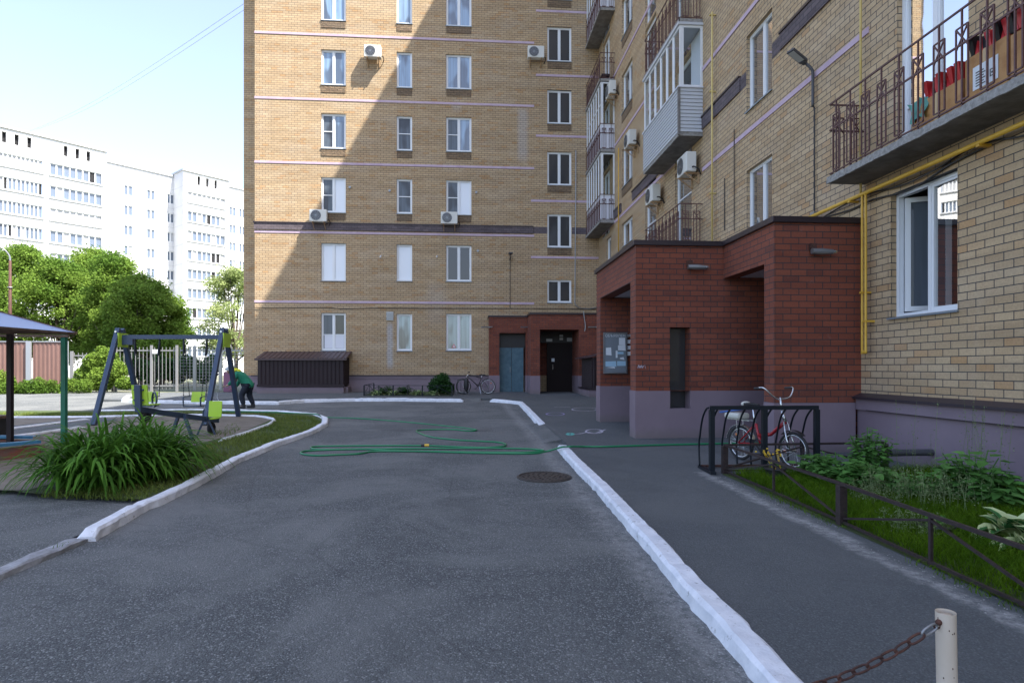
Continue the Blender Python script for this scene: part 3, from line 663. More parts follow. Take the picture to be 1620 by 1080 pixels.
# plinth of the right wing
zl = hM(-.067)
mb = MB(); mb.mbox(fW, -14, 9.22, -.2, zl-.24, -.05, .004); mb.mbox(fW, -14, 9.22, zl-.235, zl-.045, -.09, .004); mb.mbox(fW, 14.6, FY-.1, 0, zl-.1, -.06, .004)
obj('plinth', mb, 'plaster', bld)
mb = MB(); mb.hexa([(WX-.15, -14, zl-.065), (WX+.01, -14, zl-.045), (WX+.01, 9.22, zl-.045), (WX-.15, 9.22, zl-.065), (WX-.15, -14, zl-.03), (WX+.01, -14, zl+.03), (WX+.01, 9.22, zl+.03), (WX-.15, 9.22, zl-.03)])
mb.mbox(fW, -14, 8.95, zl-.24, zl-.228, -.096, -.04)
obj('plinth_flashing', mb, 'ledge', bld)
mb = MB()
c = [atX(x, y, WX-.05) for x, y in ((1300, 345), (1340, 322), (1380, 305), (1430, 292), (1480, 268), (1530, 238), (1575, 222), (1620, 214), (1700, 175))]
mb.tube(catmull(c, 5), .012, 5); obj('facade_cable', mb, 'black', bld); mb = MB(); c = [atX(x, y, WX-.03) for x, y in ((1300, 345), (1345, 332), (1380, 316), (1440, 300), (1500, 262), (1560, 232))]
mb.tube(catmull(c, 5), .014, 5); obj('facade_cable', mb, 'black', bld)
for px, ya, yb in ((1161.5, 205, 365), (1146, 282, 365)): mb = MB(); mb.tube([atX(px, ya, WX-.03), atX(px, yb, WX-.03)], .012, 5); obj('facade_cable', mb, 'black', bld)

# ---------------------------------------------------------------- balconies
BX = 5.575
def rail_run(mb, a, b, n, h, t=.018):
    a = Vector(a); b = Vector(b); L = (b-a).length; d = (b-a)/L; Z = Vector((0, 0, 1))
    for f in (1.0, .64): mb.bar(a+Z*h*f, b+Z*h*f, t*1.2)
    mb.bar(a+Z*.04, b+Z*.04, t)
    sp = L/n
    for i in range(n):
        c = a+d*sp*(i+.5); mb.bar(c, c+Z*h, t)
        l = c-d*.085; r = c+d*.085; lo, hi, x = .07*h, .82*h, .60*h
        mb.bar(l+Z*lo, l+Z*hi, t*.9); mb.bar(r+Z*lo, r+Z*hi, t*.9); mb.bar(l+Z*lo, r+Z*lo, t*.9); mb.bar(l+Z*hi, r+Z*hi, t*.9)
        mb.bar(l+Z*x, r+Z*hi, t*.8); mb.bar(l+Z*hi, r+Z*x, t*.8)
def slab(y0, y1, z, X0, par, th=.11):
    m1 = MB(); n = int((y1-y0)/.08); 
    m1.box(X0+.03, WX-.002, y0+.03, y1-.03, z, z+th)
    o = obj('slab', m1, 'concrete', par)
    e = MB(); js = [RS.uniform(-.012, .012) for _ in range(n+1)]; hs = [RS.uniform(-.012, .004) for _ in range(n+1)]
    for i in range(n):
        a = y0+(y1-y0)*i/n; b = y0+(y1-y0)*(i+1)/n
        e.hexa([(X0+js[i], a, z+.004), (X0+.03, a, z+.004), (X0+.03, b, z+.004), (X0+js[i+1], b, z+.004), (X0+js[i]*.6, a, z+th+hs[i]), (X0+.03, a, z+th+hs[i]), (X0+.03, b, z+th+hs[i+1]), (X0+js[i+1]*.6, b, z+th+hs[i+1])])
    e.box(X0, WX-.003, y0, y0+.03, z+.003, z+th-.003); e.box(X0, WX-.003, y1-.03, y1, z+.003, z+th-.003)
    obj('slab_edge', e, 'slabedge', par); return o
def balcony(y0, y1, z, X0=BX, n=9, rail=True, h=1.1, ns=2, name='balcony', lab=None):
    root = obj(name, MB().box(WX-.03, WX+.01, y0+.1, y1-.1, z+.02, z+.09), 'concrete', bld)
    if lab: root['label'] = lab
    slab(y0, y1, z, X0, root)
    if rail:
        mb = MB(); t = z+.11
        rail_run(mb, (X0+.03, y0+.03, t), (X0+.03, y1-.03, t), n, h)
        for yy in (y0+.03, y1-.03): rail_run(mb, (X0+.03, yy, t), (WX, yy, t), ns, h)
        obj('railing', mb, 'railing', root)
    return root
def glazed(y0, y1, z0, z1, root, cols=6, X0=BX, far=True, midbar=(), xcols=1):
    """white framed glazing box"""
    mb = MB(); t = .05
    fo = lambda u, v, d: (X0+.02+d, u, v)
    sp = (y1-y0)/cols; pn = []
    mb.mbox(fo, y0, y1, z0, z0+.05, 0, t); mb.mbox(fo, y0, y1, z1-.06, z1, 0, t)
    for i in range(cols+1):
        c = y0+sp*i; mb.mbox(fo, max(y0, c-.03), min(y1, c+.03), z0+.05, z1-.06, .002, t-.002)
        if i < cols:
            pn.append(fo); q = MB(); q.quad(fo(c+.03, z0+.05, .025), fo(c+sp-.03, z0+.05, .025), fo(c+sp-.03, z1-.06, .025), fo(c+.03, z1-.06, .025)); pn[-1] = q
            mb.mbox(fo, c+.03, c+.06, z0+.05, z1-.06, .008, t-.008); mb.mbox(fo, c+sp-.06, c+sp-.03, z0+.05, z1-.06, .008, t-.008)
            if i in midbar: mb.mbox(fo, c+.06, c+sp-.06, (z0+z1)/2-.02, (z0+z1)/2+.02, .008, t-.008)
    for yy in ((y0, y1-t) if far else (y0,)):
        fs = lambda u, v, d: (u, yy+d, v)
        a, b = X0+.02+t, WX-.002
        mb.mbox(fs, a, b, z0, z0+.05, 0, t); mb.mbox(fs, a, b, z1-.06, z1, 0, t); mb.mbox(fs, a, a+.06, z0+.05, z1-.06, .001, t); mb.mbox(fs, b-.06, b, z0+.05, z1-.06, .001, t)
        q = MB(); q.quad(fs(a+.06, z0+.05, .025), fs(b-.06, z0+.05, .025), fs(b-.06, z1-.06, .025), fs(a+.06, z1-.06, .025)); pn.append(q)
    o = obj('glazing', mb, 'pvc', root)
    for q in pn: obj('pane', q, 'glassclear', o)
    return o
# near balcony over the ground-floor window
NBX = 5.615; zb = hM(.4645)-.02
nb = balcony(5.0, 9.13, zb, NBX, n=12, h=1.12, lab='open balcony with thick worn concrete slab, maroon railing and stored boxes')
# middle balconies above the big porch (open, clad, open)
y0, y1 = 15.7, 18.94
z0_ = hM(1.10, BX); S3 = 3.0
zA = z0_-3.0
balcony(y0, y1, zA, n=10, lab='lowest open balcony just above the porch roof')
b2 = balcony(y0, y1, z0_, rail=False, lab='glazed balcony clad in grey horizontal siding')
sd = MB(); zt = hM(1.327, BX); k = 12
for i in range(k):
    a = z0_+.1+(zt-z0_-.1)*i/k; b = z0_+.1+(zt-z0_-.1)*(i+1)/k
    sd.hexa([(BX-.018, y0-.018, a+.004), (WX-.004, y0-.018, a+.004), (WX-.004, y0+.03, a+.004), (BX-.018, y1+.02, a+.004)] and
            [(BX-.02, y0-.02, a+.006), (BX+.03, y0-.02, a+.006), (BX+.03, y1+.02, a+.006), (BX-.02, y1+.02, a+.006), (BX-.002, y0-.002, b), (BX+.03, y0-.002, b), (BX+.03, y1+.002, b), (BX-.002, y1+.002, b)])
    sd.hexa([(BX+.03, y0-.02, a+.006), (WX-.004, y0-.02, a+.006), (WX-.004, y0+.03, a+.006), (BX+.03, y0+.03, a+.006), (BX+.03, y0-.002, b), (WX-.004, y0-.002, b), (WX-.004, y0+.03, b), (BX+.03, y0+.03, b)])
obj('siding', sd, 'siding', b2)
q = MB(); q.box(BX-.03, BX+.03, y0-.03, y0+.03, z0_+.02, zt); obj('corner_trim', q, 'concrete', b2)
q = MB(); q.box(BX-.045, WX-.004, y0-.045, y1+.03, zt, zt+.035); obj('cill_board', q, 'whitepanel', b2)
glazed(y0, y1, zt+.035, z0_+3.0-.07, b2, 6, midbar=(3,))
q = MB(); q.box(BX-.03, WX-.004, y0-.04, y1+.02, z0_+3.0-.07, z0_+3.0-.004); obj('head_trim', q, 'siding', b2)
q = MB(); q.box(WX-.02, WX-.004, y0+.06, yW(1094)-.02, z0_+.12, z0_+2.9); obj('painted_inner_wall', q, 'whitepanel', b2)
balcony(y0, y1, z0_+3.0, n=10, lab='open balcony with maroon railing on top of the siding-clad one')
balcony(y0, y1, z0_+6.0, n=10, lab='highest balcony of the middle stack')
# far stack in the corner
y0, y1 = 25.35, 28.47
for i in range(5):
    z = z0_+3.0*i
    b = balcony(y0, y1, z, n=9, lab=('lowest glazed corner balcony', 'second glazed corner balcony', 'open corner balcony with bare maroon railing', 'upper corner balcony with white panels', 'highest corner balcony')[i])
    if i != 2:
        q = MB(); q.box(BX+.05, BX+.065, y0+.05, y1-.03, z+.115, z+1.15); q.box(BX+.066, WX-.004, y0+.045, y0+.06, z+.115, z+1.15); obj('white_panel', q, 'whitepanel', b)
        glazed(y0+.05, y1-.03, z+1.155, z+2.98, b, 6, X0=BX+.03, far=False, midbar=range(6) if i == 1 else ())
    else:
        q = MB(); q.box(BX+.14, BX+.5, y0+.25, y0+.7, z+.35, z+.43); obj('planter', q, 'cap', b)

# stored boxes on the near balcony
zt_ = zb+.11
def onb(px, X=NBX+.2): return yW(px, X)
g1 = 'boxes stored on the near balcony'
def carton(y0, y1, hgt, label, x0=NBX+.1, x1=WX-.06):
    o = thing('cardboard_box', label, 'box', ((x0+x1)/2, (y0+y1)/2, zt_), group=g1)
    q = MB(); q.box(x0, x1, y0, y1, zt_, zt_+hgt); obj('carton', q, 'cardboard', o, bev=.01)
    q = MB(); q.box(x0-.003, x1, (y0+y1)/2-.03, (y0+y1)/2+.03, zt_+.002, zt_+hgt+.003); obj('tape', q, mat('packing_tape', (.50, .33, .14), .2), o)
    return o
ya, yb, yc = onb(1455), onb(1537), onb(1608)
carton(yb+.02, ya, .37, 'lower taped cardboard box beside the white balcony door, green cloth against its end')
cb = carton(yc+.0, yb-.02, .55, 'tall taped cardboard box with a white shipping label on the near balcony')
q = MB(); q.box(NBX+.092, NBX+.096, onb(1580, NBX+.1), onb(1540, NBX+.1), zt_+.14, zt_+.40); lb = obj('shipping_label', q, 'paper', cb)
q = MB()
for i in range(6): q.box(NBX+.088, NBX+.0915, onb(1560, NBX+.1)+.02*(i % 2), onb(1545, NBX+.1), zt_+.17+i*.03, zt_+.182+i*.03)
for a_, b_, c_, d_ in ((.0, .07, .2, .21), (.0, .07, .27, .28), (0, .01, .2, .28), (.06, .07, .2, .28), (.02, .05, .23, .25)): q.box(NBX+.088, NBX+.0915, onb(1576, NBX+.1)+a_, onb(1576, NBX+.1)+b_, zt_+c_, zt_+d_)
obj('print', q, 'acg', lb)
carton(4.95+.15, yc-.03, .52, 'taped cardboard box nearest the right edge of the photo')
def folders(name, label, ctr, zz, n, cols):
    o = thing(name, label, 'folders', (NBX+.35, ctr, zz))
    for i in range(n):
        q = MB(); y = ctr+(i-n/2)*.055; t = RS.uniform(-.09, .09)
        q.hexa([(NBX+.14, y, zz), (NBX+.46, y, zz), (NBX+.46, y+.045, zz), (NBX+.14, y+.045, zz), (NBX+.14+t, y+.03+t, zz+.2), (NBX+.46+t, y+.06+t, zz+.2), (NBX+.46+t, y+.105+t, zz+.2), (NBX+.14+t, y+.105+t, zz+.2)])
        obj('folder', q, cols[i % len(cols)], o)
folders('folder_stack', 'heap of red and black folders on the lower cardboard box', (ya+yb)/2-.05, zt_+.38, 10, ['redplastic', 'black', 'redplastic'])
folders('folder_stack', 'bright red folders sticking out of the tall cardboard box', (yb+yc)/2-.1, zt_+.56, 12, ['redplastic', 'redplastic', 'black'])
q = MB()
for i in range(5):
    for j in range(4):
        f_ = lambda a, b: (NBX+.085+.03*math.sin(a*2.1+b), ya+.03-.3*a/5+.02*math.sin(b*2), zt_+.16+.26*b/4-.03*math.sin(a*1.7))
        q.quad(f_(i, j), f_(i+1, j), f_(i+1, j+1), f_(i, j+1))
tag(obj('cloth', q, 'mint', smooth=True, loc=(NBX+.1, ya, zt_+.16)), 'mint green cloth hanging against the lower cardboard box behind the railing', 'cloth')

# ---------------------------------------------------------------- air conditioners
def make_ac(name='air_conditioner'):
    r = thing(name, '', 'air conditioner')
    r['category'] = 'air conditioner'
    q = MB(); q.box(-.39, .39, -.42, -.13, 0, .56); obj('casing', q, 'acw', r, bev=.02, world=False)
    q = MB(); q.cyl((-.1, -.425, .28), (-.1, -.428, .28), .225, 28); gr = obj('fan_opening', q, 'acg', r, world=False)
    q = MB()
    for k in range(7): q.ring((-.1, -.436, .28), (0, 1, 0), .04+.032*k, .0045, 24, 4)
    for k in range(6):
        t = k*math.pi/6; q.bar((-.1-.23*math.cos(t), -.436, .28-.23*math.sin(t)), (-.1+.23*math.cos(t), -.436, .28+.23*math.sin(t)), .008)
    obj('fan_guard', q, 'metalg', gr, world=False)
    q = MB()
    for x in (-.26, .26): q = MB(); q.bar((x, -.45, -.02), (x, 0, -.02), .035); q.bar((x, -.02, -.02), (x, -.02, -.32), .035); q.bar((x, -.40, -.03), (x, -.02, -.3), .025); obj('bracket', q, 'acrust', r, world=False)
    q = MB(); q.tube(catmull([(.39, -.25, .12), (.47, -.22, .1), (.48, -.1, .02), (.42, -.02, -.1)], 5), .02, 6); obj('pipe', q, 'black', r, world=False)
    return r
AC0 = make_ac(); acused = [0]
def ac(loc, rz, label, sc=1.0):
    if not acused[0]: r = AC0; acused[0] = 1
    else:
        r = link(AC0.copy())
        for c in AC0.children:
            d = link(c.copy()); d.parent = r
            for e in c.children:
                f = link(e.copy()); f.parent = d
    r.location = loc; r.rotation_euler = (0, 0, rz); r.scale = (sc, sc, sc); r['label'] = label; r['group'] = 'air conditioners on the brick walls'
for px, py, l in ((506.5, 353.5, 'white air conditioner with dark fan under the leftmost window, half over the dark brick band'),
                  (711, 357, 'beige air conditioner hung below the third-column window above the dark band'),
                  (591.3, 97, 'sunlit air conditioner on the brick wall beside the shadow edge, casting a long shadow'),
                  (846.6, 98, 'air conditioner with a blue badge left of the narrow-column window high on the shaded wall')):
    c = atY(px, py, FY); ac(c, 0, l, .98)
badge = MB(); badge.sphere((0, 0, 0), .07, .006, .028); c = atY(855, 80.5, FY-.425)
for px, py, l in ((1103, 276, 'air conditioner above the tall door by the pale gas riser, right of the siding balcony'),
                  (1047, 321, 'air conditioner over the narrow door just above the porch roof'),
                  (1009, 232, 'air conditioner left of the siding balcony above a narrow window'),
                  (977, 152, 'air conditioner next to the corner balconies, highest on the right wing')):
    c = atX(px, py, WX); c.y += .1; ac(c, -math.pi/2, l, .95)

# ---------------------------------------------------------------- gas pipes and wall lamps
def pipe(label, runs, r, m, group='gas pipes on the right wing', clampmat='metalg', clamps=()):
    q = MB()
    for k in runs: q.tube(k, r, 10)
    if isinstance(clamps, tuple) and not clamps:
        return tag(obj('gas_pipe', q, m, smooth=True, loc=tuple(runs[0][0])), label, 'gas pipe', group)
    o = thing('gas_pipe', label, 'gas pipe', runs[0][0], group=group); obj('pipe', q, m, o, smooth=True)
    for c in clamps:
        q = MB(); q.box(WX-.16, WX, c.y-.025, c.y+.025, c.z-.05, c.z-.02); obj('clamp', q, m, o)
    return o
gx = WX-.13
zg = EYE+.44*gx/ca
p0 = Vector((gx, yW(1300, gx), zg)); p1 = Vector((gx, 4.2, zg))
pipe('thick yellow gas pipe running along the wall under the near balcony', [[Vector((gx, 10.9, zg-.0)), p0, p1]], .03, 'gas', clamps=[Vector((gx, yW(1550, gx), zg)), Vector((gx, yW(1345, gx), zg)), Vector((gx, yW(1640, gx), zg))])
ya_, yb_ = yW(1364, gx), yW(1369.5, gx); zbt = atX(1367, 556, gx).z
pipe('yellow gas pipe dropping in a narrow U beside the red porch', [catmull([Vector((gx, ya_, zg)), Vector((gx, ya_, zg-.6)), Vector((gx, ya_, zbt+.12)), Vector((gx, ya_, zbt+.03)), Vector((gx, (ya_+yb_)/2, zbt-.02)), Vector((gx, yb_, zbt+.03)), Vector((gx, yb_, zbt+.12)), Vector((gx, yb_, zg-.6)), Vector((gx, yb_, zg))], 5)], .019, 'gas', clamps=[Vector((gx, yb_, zbt+.5)), Vector((gx, ya_, zbt+.95))])
gx2 = WX-.1
pipe('pale yellow gas riser climbing from the near balcony pipe', [[Vector((gx2, yW(1361.5, gx2), zg)), Vector((gx2, yW(1361.5, gx2), 12))]], .018, 'gasp')
pipe('pale yellow gas riser beside the siding balcony', [[Vector((gx2, yW(1126.5, gx2), atX(1126, 376, gx2).z-.3)), Vector((gx2, yW(1126.5, gx2), atX(1126, 20, gx2).z))]], .022, 'gasp', clamps=[atX(1126, y, gx2) for y in (22, 143, 304)])
pipe('thin yellow gas riser near the corner balconies', [[Vector((gx2, yW(978.5, gx2), atX(978, 402, gx2).z)), Vector((gx2, yW(978.5, gx2), atX(978, 235, gx2).z))]], .022, 'gas')
# big street-type lamp on the wing
ly = yW(1290)-.02
o = thing('wall_lamp', 'grey LED street lamp on a curved arm fixed to the upper brick wall', 'lamp', (WX, ly, atX(1290, 170, WX).z))
top = atX(1290, 112, WX-.06)
hd = atX(1272, 98, WX-.42); tip = atX(1250, 80, WX-.72)
q = MB(); q.tube(catmull([(WX-.06, ly, atX(1290, 170, WX).z), (WX-.06, ly, top.z-.1), (WX-.08, ly, top.z+.06), (WX-.2, ly+.03, top.z+.2), hd], 6), .026, 8); obj('arm', q, 'acg', o, smooth=True)
q = MB(); q.bar(hd, tip, .15, .05); q.bar(hd.lerp(tip, -.12), hd.lerp(tip, .15), .08, .08); hh = obj('lamp_head', q, 'acg', o, bev=.01)
q = MB(); dn = Vector((0, 0, -.028)); q.bar(hd.lerp(tip, .2)+dn, hd.lerp(tip, .95)+dn, .12, .008); obj('diffuser', q, 'lamp', hh)
q = MB(); q.tube([(WX-.03, ly, atX(1290, 170, WX).z), (WX-.03, ly, atX(1290, 336, WX).z)], .012, 6); obj('cable', q, 'black', o)
q = MB(); q.box(WX-.08, WX, ly-.06, ly+.06, atX(1290, 340, WX).z-.08, atX(1290, 336, WX).z); obj('junction_box', q, 'metalg', o)
c = atY(807, 400, FY); o = thing('wall_lamp', 'small lamp with dangling cable on the end wall above the far entrances', 'lamp', c)
q = MB(); q.box(c.x-.09, c.x+.09, c.y-.55, c.y-.15, c.z-.12, c.z-.06); q.bar((c.x, c.y-.35, c.z-.09), (c.x, c.y-.02, c.z-.35), .04); obj('lamp_head', q, 'acg', o)
q = MB(); q.tube([(c.x, c.y-.03, c.z-.2), (c.x, c.y-.03, atY(807, 488, FY).z)], .014, 5); obj('cable', q, 'black', o)
def canopy_lamp(c, label):
    o = thing('bulkhead_lamp', label, 'lamp', c, group='spot lamps on the red brick porch')
    q = MB(); q.box(c.x-.05, c.x+.05, c.y-.06, c.y, c.z-.02, c.z+.09); obj('mount', q, 'rust', o)
    q = MB(); q.tube([Vector((c.x-.05, c.y-.09, c.z-.04)), Vector((c.x+.12, c.y-.10, c.z-.045)), Vector((c.x+.28, c.y-.12, c.z-.05))], [.045, .05, .035], 10); obj('housing', q, 'metalg', o)
    q = MB(); q.sphere((c.x+.29, c.y-.12, c.z-.05), .06, .035, .032, 10, 6); obj('lens', q, 'steel', o)
# ---------------------------------------------------------------- big red porch
PR = thing('entrance_porch', 'large red brick entrance porch with lilac plinth and brown roof edge on the right', 'porch', (3.1, 9.2, .2))
Y1, Y2 = 9.2, 11.1; X1, X2 = 4.80, 3.12; YF = 14.54; CAPZ = EYE+(582-352)/F*(9.2/(ca-(1225-810)/F*sa)); LIN = hM(.35, 4.8)
G = .1
PZ = lambda px, py, Y: atY(px, py, Y).z
pl1 = atY(1290, 637, Y1).z; pl2 = atY(1050, 618, Y2).z; pl3 = pl2
fA = lambda u, v, d: (u, Y1+d, v)                 # front of near block
fB = lambda u, v, d: (u, Y2+d, v)                 # front of far block
fC = lambda u, v, d: (X1+d, u, v)                 # side (faces -X) near block
fD = lambda u, v, d: (X2+d, u, v)
mb = MB(); mb.quad((X1, Y1, pl1), (WX, Y1, pl1), (WX, Y1, CAPZ), (X1, Y1, CAPZ)); obj('brick_wall', mb, 'redbrick', PR)
# near block side wall: pier, lintel over the opening
yo = yW(1209, X1)
mb = MB(); mb.box(X1, X1+.001, Y1, Y1+.001, pl1, pl1+.01)
mb.quad((X1, Y1, pl1), (X1, Y1, CAPZ), (X1, yo, CAPZ), (X1, yo, pl1)); mb.quad((X1, yo, LIN), (X1, yo, CAPZ), (X1, Y2, CAPZ), (X1, Y2, LIN))
mb.quad((X1, yo, LIN), (X1, Y2, LIN), (X1+.25, Y2, LIN), (X1+.25, yo, LIN)); mb.quad((X1, yo, pl1), (X1, yo, LIN), (X1+.25, yo, LIN), (X1+.25, yo, pl1))
mb.quad((X1+.25, yo, LIN), (X1+.25, Y2, LIN), (X1+.25, Y2, CAPZ), (X1+.25, yo, CAPZ))
mb.quad((WX-.01, Y1, G), (WX-.01, Y2, G), (WX-.01, Y2, CAPZ), (WX-.01, Y1, CAPZ)); mb.quad((X1, Y1+.25, G), (X1, Y1+.25, LIN), (WX, Y1+.25, LIN), (WX, Y1+.25, G))
obj('brick_wall', mb, 'redbrick', PR)
# plinth of near block
mb = MB(); mb.box(X1-.012, WX-.1, Y1-.012, yo-.003, -.1, pl1); obj('plinth', mb, 'plaster', PR)
# far block front with slot window
sl0, sl1 = atY(1059.8, 580, Y2).x, atY(1091.7, 580, Y2).x; zs0, zs1 = atY(1070, 646, Y2).z, atY(1070, 517.5, Y2).z
wall(fB, X2, WX-.02, pl2, CAPZ, [(sl0, sl1, pl2, zs1, .28)], m='redbrick', name='brick_wall', parent=PR)
mb = MB()
mb.mbox(fB, X2-.012, sl0, -.1, pl2, -.012, .28); mb.mbox(fB, sl1, WX-.02, -.1, pl2, -.012, .28); mb.mbox(fB, sl0, sl1, -.1, zs0, -.012, .28); obj('plinth', mb, 'plaster', PR)
q = MB(); q.quad(fB(sl0, zs0, .26), fB(sl1, zs0, .26), fB(sl1, zs1, .26), fB(sl0, zs1, .26)); obj('slot_pane', q, 'gdark', PR)
# far block side
yo1 = yW(997.3, X2); yo2 = yW(949.8, X2); LIN2 = hM(.525, X2)
mb = MB()
mb.quad((X2, Y2, pl2), (X2, Y2, CAPZ), (X2, yo1, CAPZ), (X2, yo1, pl2)); mb.quad((X2, yo1, LIN2), (X2, yo1, CAPZ), (X2, yo2, CAPZ), (X2, yo2, LIN2))
mb.quad((X2, yo2, pl2), (X2, yo2, CAPZ), (X2, YF, CAPZ), (X2, YF, pl2)); mb.quad((X2, yo1, LIN2), (X2, yo2, LIN2), (X2+.28, yo2, LIN2), (X2+.28, yo1, LIN2))
mb.quad((X2, yo2, pl2), (X2+2.9, yo2, pl2), (X2+2.9, yo2, LIN2), (X2, yo2, LIN2)); mb.quad((X2, yo1, pl2), (X2+.3, yo1, pl2), (X2+.3, yo1, LIN2), (X2, yo1, LIN2))
mb.quad((X2+.28, yo1, LIN2), (X2+.28, yo2, LIN2), (X2+.28, yo2, CAPZ), (X2+.28, yo1, CAPZ))
mb.quad((X2, YF, -.1), (WX, YF, -.1), (WX, YF, CAPZ), (X2, YF, CAPZ)); mb.quad((X2+.3, Y2+.3, G), (X2+2.9, Y2+.3, G), (X2+2.9, Y2+.3, LIN2), (X2+.3, Y2+.3, LIN2))
obj('brick_wall', mb, 'redbrick', PR)
mb = MB(); mb.box(X2-.012, X2+.29, Y2+.29, yo1+.012, -.1, pl2); obj('plinth', mb, 'plaster', PR); mb = MB(); mb.box(X2-.012, X2+2.9, yo2-.014, YF+.012, -.1, pl2-.0); obj('plinth', mb, 'plaster', PR)
mb = MB(); mb.quad((X2+2.9, yo1, G), (X2+2.9, yo2, G), (X2+2.9, yo2, LIN2), (X2+2.9, yo1, LIN2)); mb.quad((X2+.3, Y2+.3, LIN2+.02), (X2+2.9, Y2+.3, LIN2+.02), (X2+2.9, yo2, LIN2+.02), (X2+.3, yo2, LIN2+.02))
mb.quad((X1+.2, Y1+.2, LIN+.02), (WX, Y1+.2, LIN+.02), (WX, Y2, LIN+.02), (X1+.2, Y2, LIN+.02)); obj('ceiling', mb, 'whitepanel', PR)
mb = MB(); mb.box(X2+2.82, X2+2.86, yo1+.3, yo2-.4, G, 2.4); dr = obj('door', mb, 'doorbrown', PR); q = MB(); q.bar((X2+2.79, yo1+.5, 1.2), (X2+2.79, yo1+.5, 1.5), .03); obj('handle', q, 'steel', dr)
mb = MB(); mb.box(X1+.25, WX-.1, Y1+.5, Y1+.54, G, 2.3); dr = obj('door', mb, 'doorbrown', PR); q = MB(); q.bar((X1+.4, Y1+.56, 1.2), (X1+.4, Y1+.56, 1.4), .03); obj('handle', q, 'steel', dr)
# roof and flashing
mb = MB(); mb.poly([(X1, Y1, CAPZ+.04), (WX, Y1, CAPZ+.04), (WX, YF, CAPZ+.04), (X2, YF, CAPZ+.04), (X2, Y2, CAPZ+.04), (X1, Y2, CAPZ+.04)]); obj('roof', mb, 'concrete', PR)
mb = MB(); o_ = .05; ch_ = .095
mb.box(X1-o_, WX-.002, Y1-o_, Y1+.05, CAPZ, CAPZ+ch_); mb.box(X1-o_, X1+.05, Y1+.05, Y2-o_, CAPZ, CAPZ+ch_); mb.box(X2-o_, X1+.05, Y2-o_, Y2+.05, CAPZ, CAPZ+ch_); mb.box(X2-o_, X2+.05, Y2+.05, YF+o_, CAPZ, CAPZ+ch_)
obj('roof_edge', mb, 'cap', PR, bev=.006)
canopy_lamp(atY(1090, 420, Y2), 'grey spot lamp on the recessed red brick wall over the slot window')
canopy_lamp(atY(1284, 395, Y1), 'grey spot lamp on the nearest red brick face of the porch')
# chalk scribble on the brick
q = MB()
sc_ = [(1009, 582), (1010.5, 577), (1012, 582), (1013, 578), (1014, 582), (1015, 577.5), (1016.5, 582), (1018, 578)]
c = [atY(x, y, Y2-.006) for x, y in sc_]
for a_, b_ in zip(c, c[1:]): q.bar(a_, b_, .012, .004, up=(0, 1, 0))
q.bar(atY(1020, 577, Y2-.006), atY(1021.5, 583, Y2-.006), .01, .004)
obj('chalk_scribble', q, 'chalkw', PR)
# notice board
bY = yo2-.03; b0, b1 = atY(954.5, 526.5, bY), atY(991, 590, bY)
NBd = thing('notice_board', 'grey notice board with a white heading and torn paper notices inside the red porch', 'notice board', ((b0.x+b1.x)/2, bY, b1.z))
q = MB(); q.box(b0.x, b1.x, bY-.03, bY+.014, b1.z, b0.z); obj('panel', q, 'board', NBd, bev=.01)
q = MB(); t = .025
q.box(b0.x-.01, b1.x+.01, bY-.045, bY-.031, b0.z-t, b0.z+.01); q.box(b0.x-.01, b1.x+.01, bY-.045, bY-.031, b1.z-.01, b1.z+t); q.box(b0.x-.01, b0.x+t, bY-.045, bY-.031, b1.z+t, b0.z-t); q.box(b1.x-t, b1.x+.01, bY-.045, bY-.031, b1.z+t, b0.z-t)
obj('frame', q, 'metalg', NBd)
def text(s, loc, size, m, rot=(R(90), 0, 0), parent=None, name='lettering', ext=.001, align='LEFT'):
    cu = bpy.data.curves.new('tmp', 'FONT'); cu.body = s; cu.size = size; cu.extrude = ext; cu.align_x = align
    ob = bpy.data.objects.new('tmp', cu); link(ob); bpy.context.view_layer.update()
    dg = bpy.context.evaluated_depsgraph_get(); me = bpy.data.meshes.new_from_object(ob.evaluated_get(dg)); bpy.data.objects.remove(ob)
    me.name = name; me.materials.clear(); me.materials.append(M[m]); o = link(bpy.data.objects.new(name, me))
    o.rotation_euler = rot
    if parent is not None: o.parent = parent; o.location = Vector(loc)-rootloc(parent)
    else: o.location = loc
    return o
W_ = b1.x-b0.x; H_ = b0.z-b1.z
text('ОБЪЯВЛЕНИЯ', (b0.x+.035, bY-.035, b0.z-.095), .087, 'paper', parent=NBd)
def notice(fx0, fx1, fy0, fy1, m, tilt=0):
    q = MB(); a, b = b0.x+W_*fx0, b0.x+W_*fx1; c, d = b0.z-H_*fy1, b0.z-H_*fy0
    q.add([(a, bY-.033, c+tilt), (b, bY-.036, c), (b-tilt, bY-.034, d), (a, bY-.033, d-tilt)], [(0, 1, 2, 3)]); return obj('notice', q, m, NBd)
for a in ((.66, .93, .12, .30, 'paper', 0), (.10, .34, .36, .56, 'paper', .01), (.62, .95, .30, .44, 'paper', .008), (.55, .86, .47, .53, 'paperblue', 0), (.52, .6, .44, .62, 'paper', .0), (.08, .55, .70, .84, 'paperblue', .01), (.58, .95, .70, .82, 'paperblue', 0), (.7, .9, .6, .67, 'paper', .02), (.1, .5, .84, .88, 'paper', .02), (.4, .52, .36, .42, 'board', 0)):
    notice(*a)
q = MB()
for i in range(3): q.box(b0.x+W_+.02, b0.x+W_+.12, bY-.02, bY-.01, b0.z-.25-i*.14, b0.z-.16-i*.14)
obj('side_notice', q, 'paper', NBd)

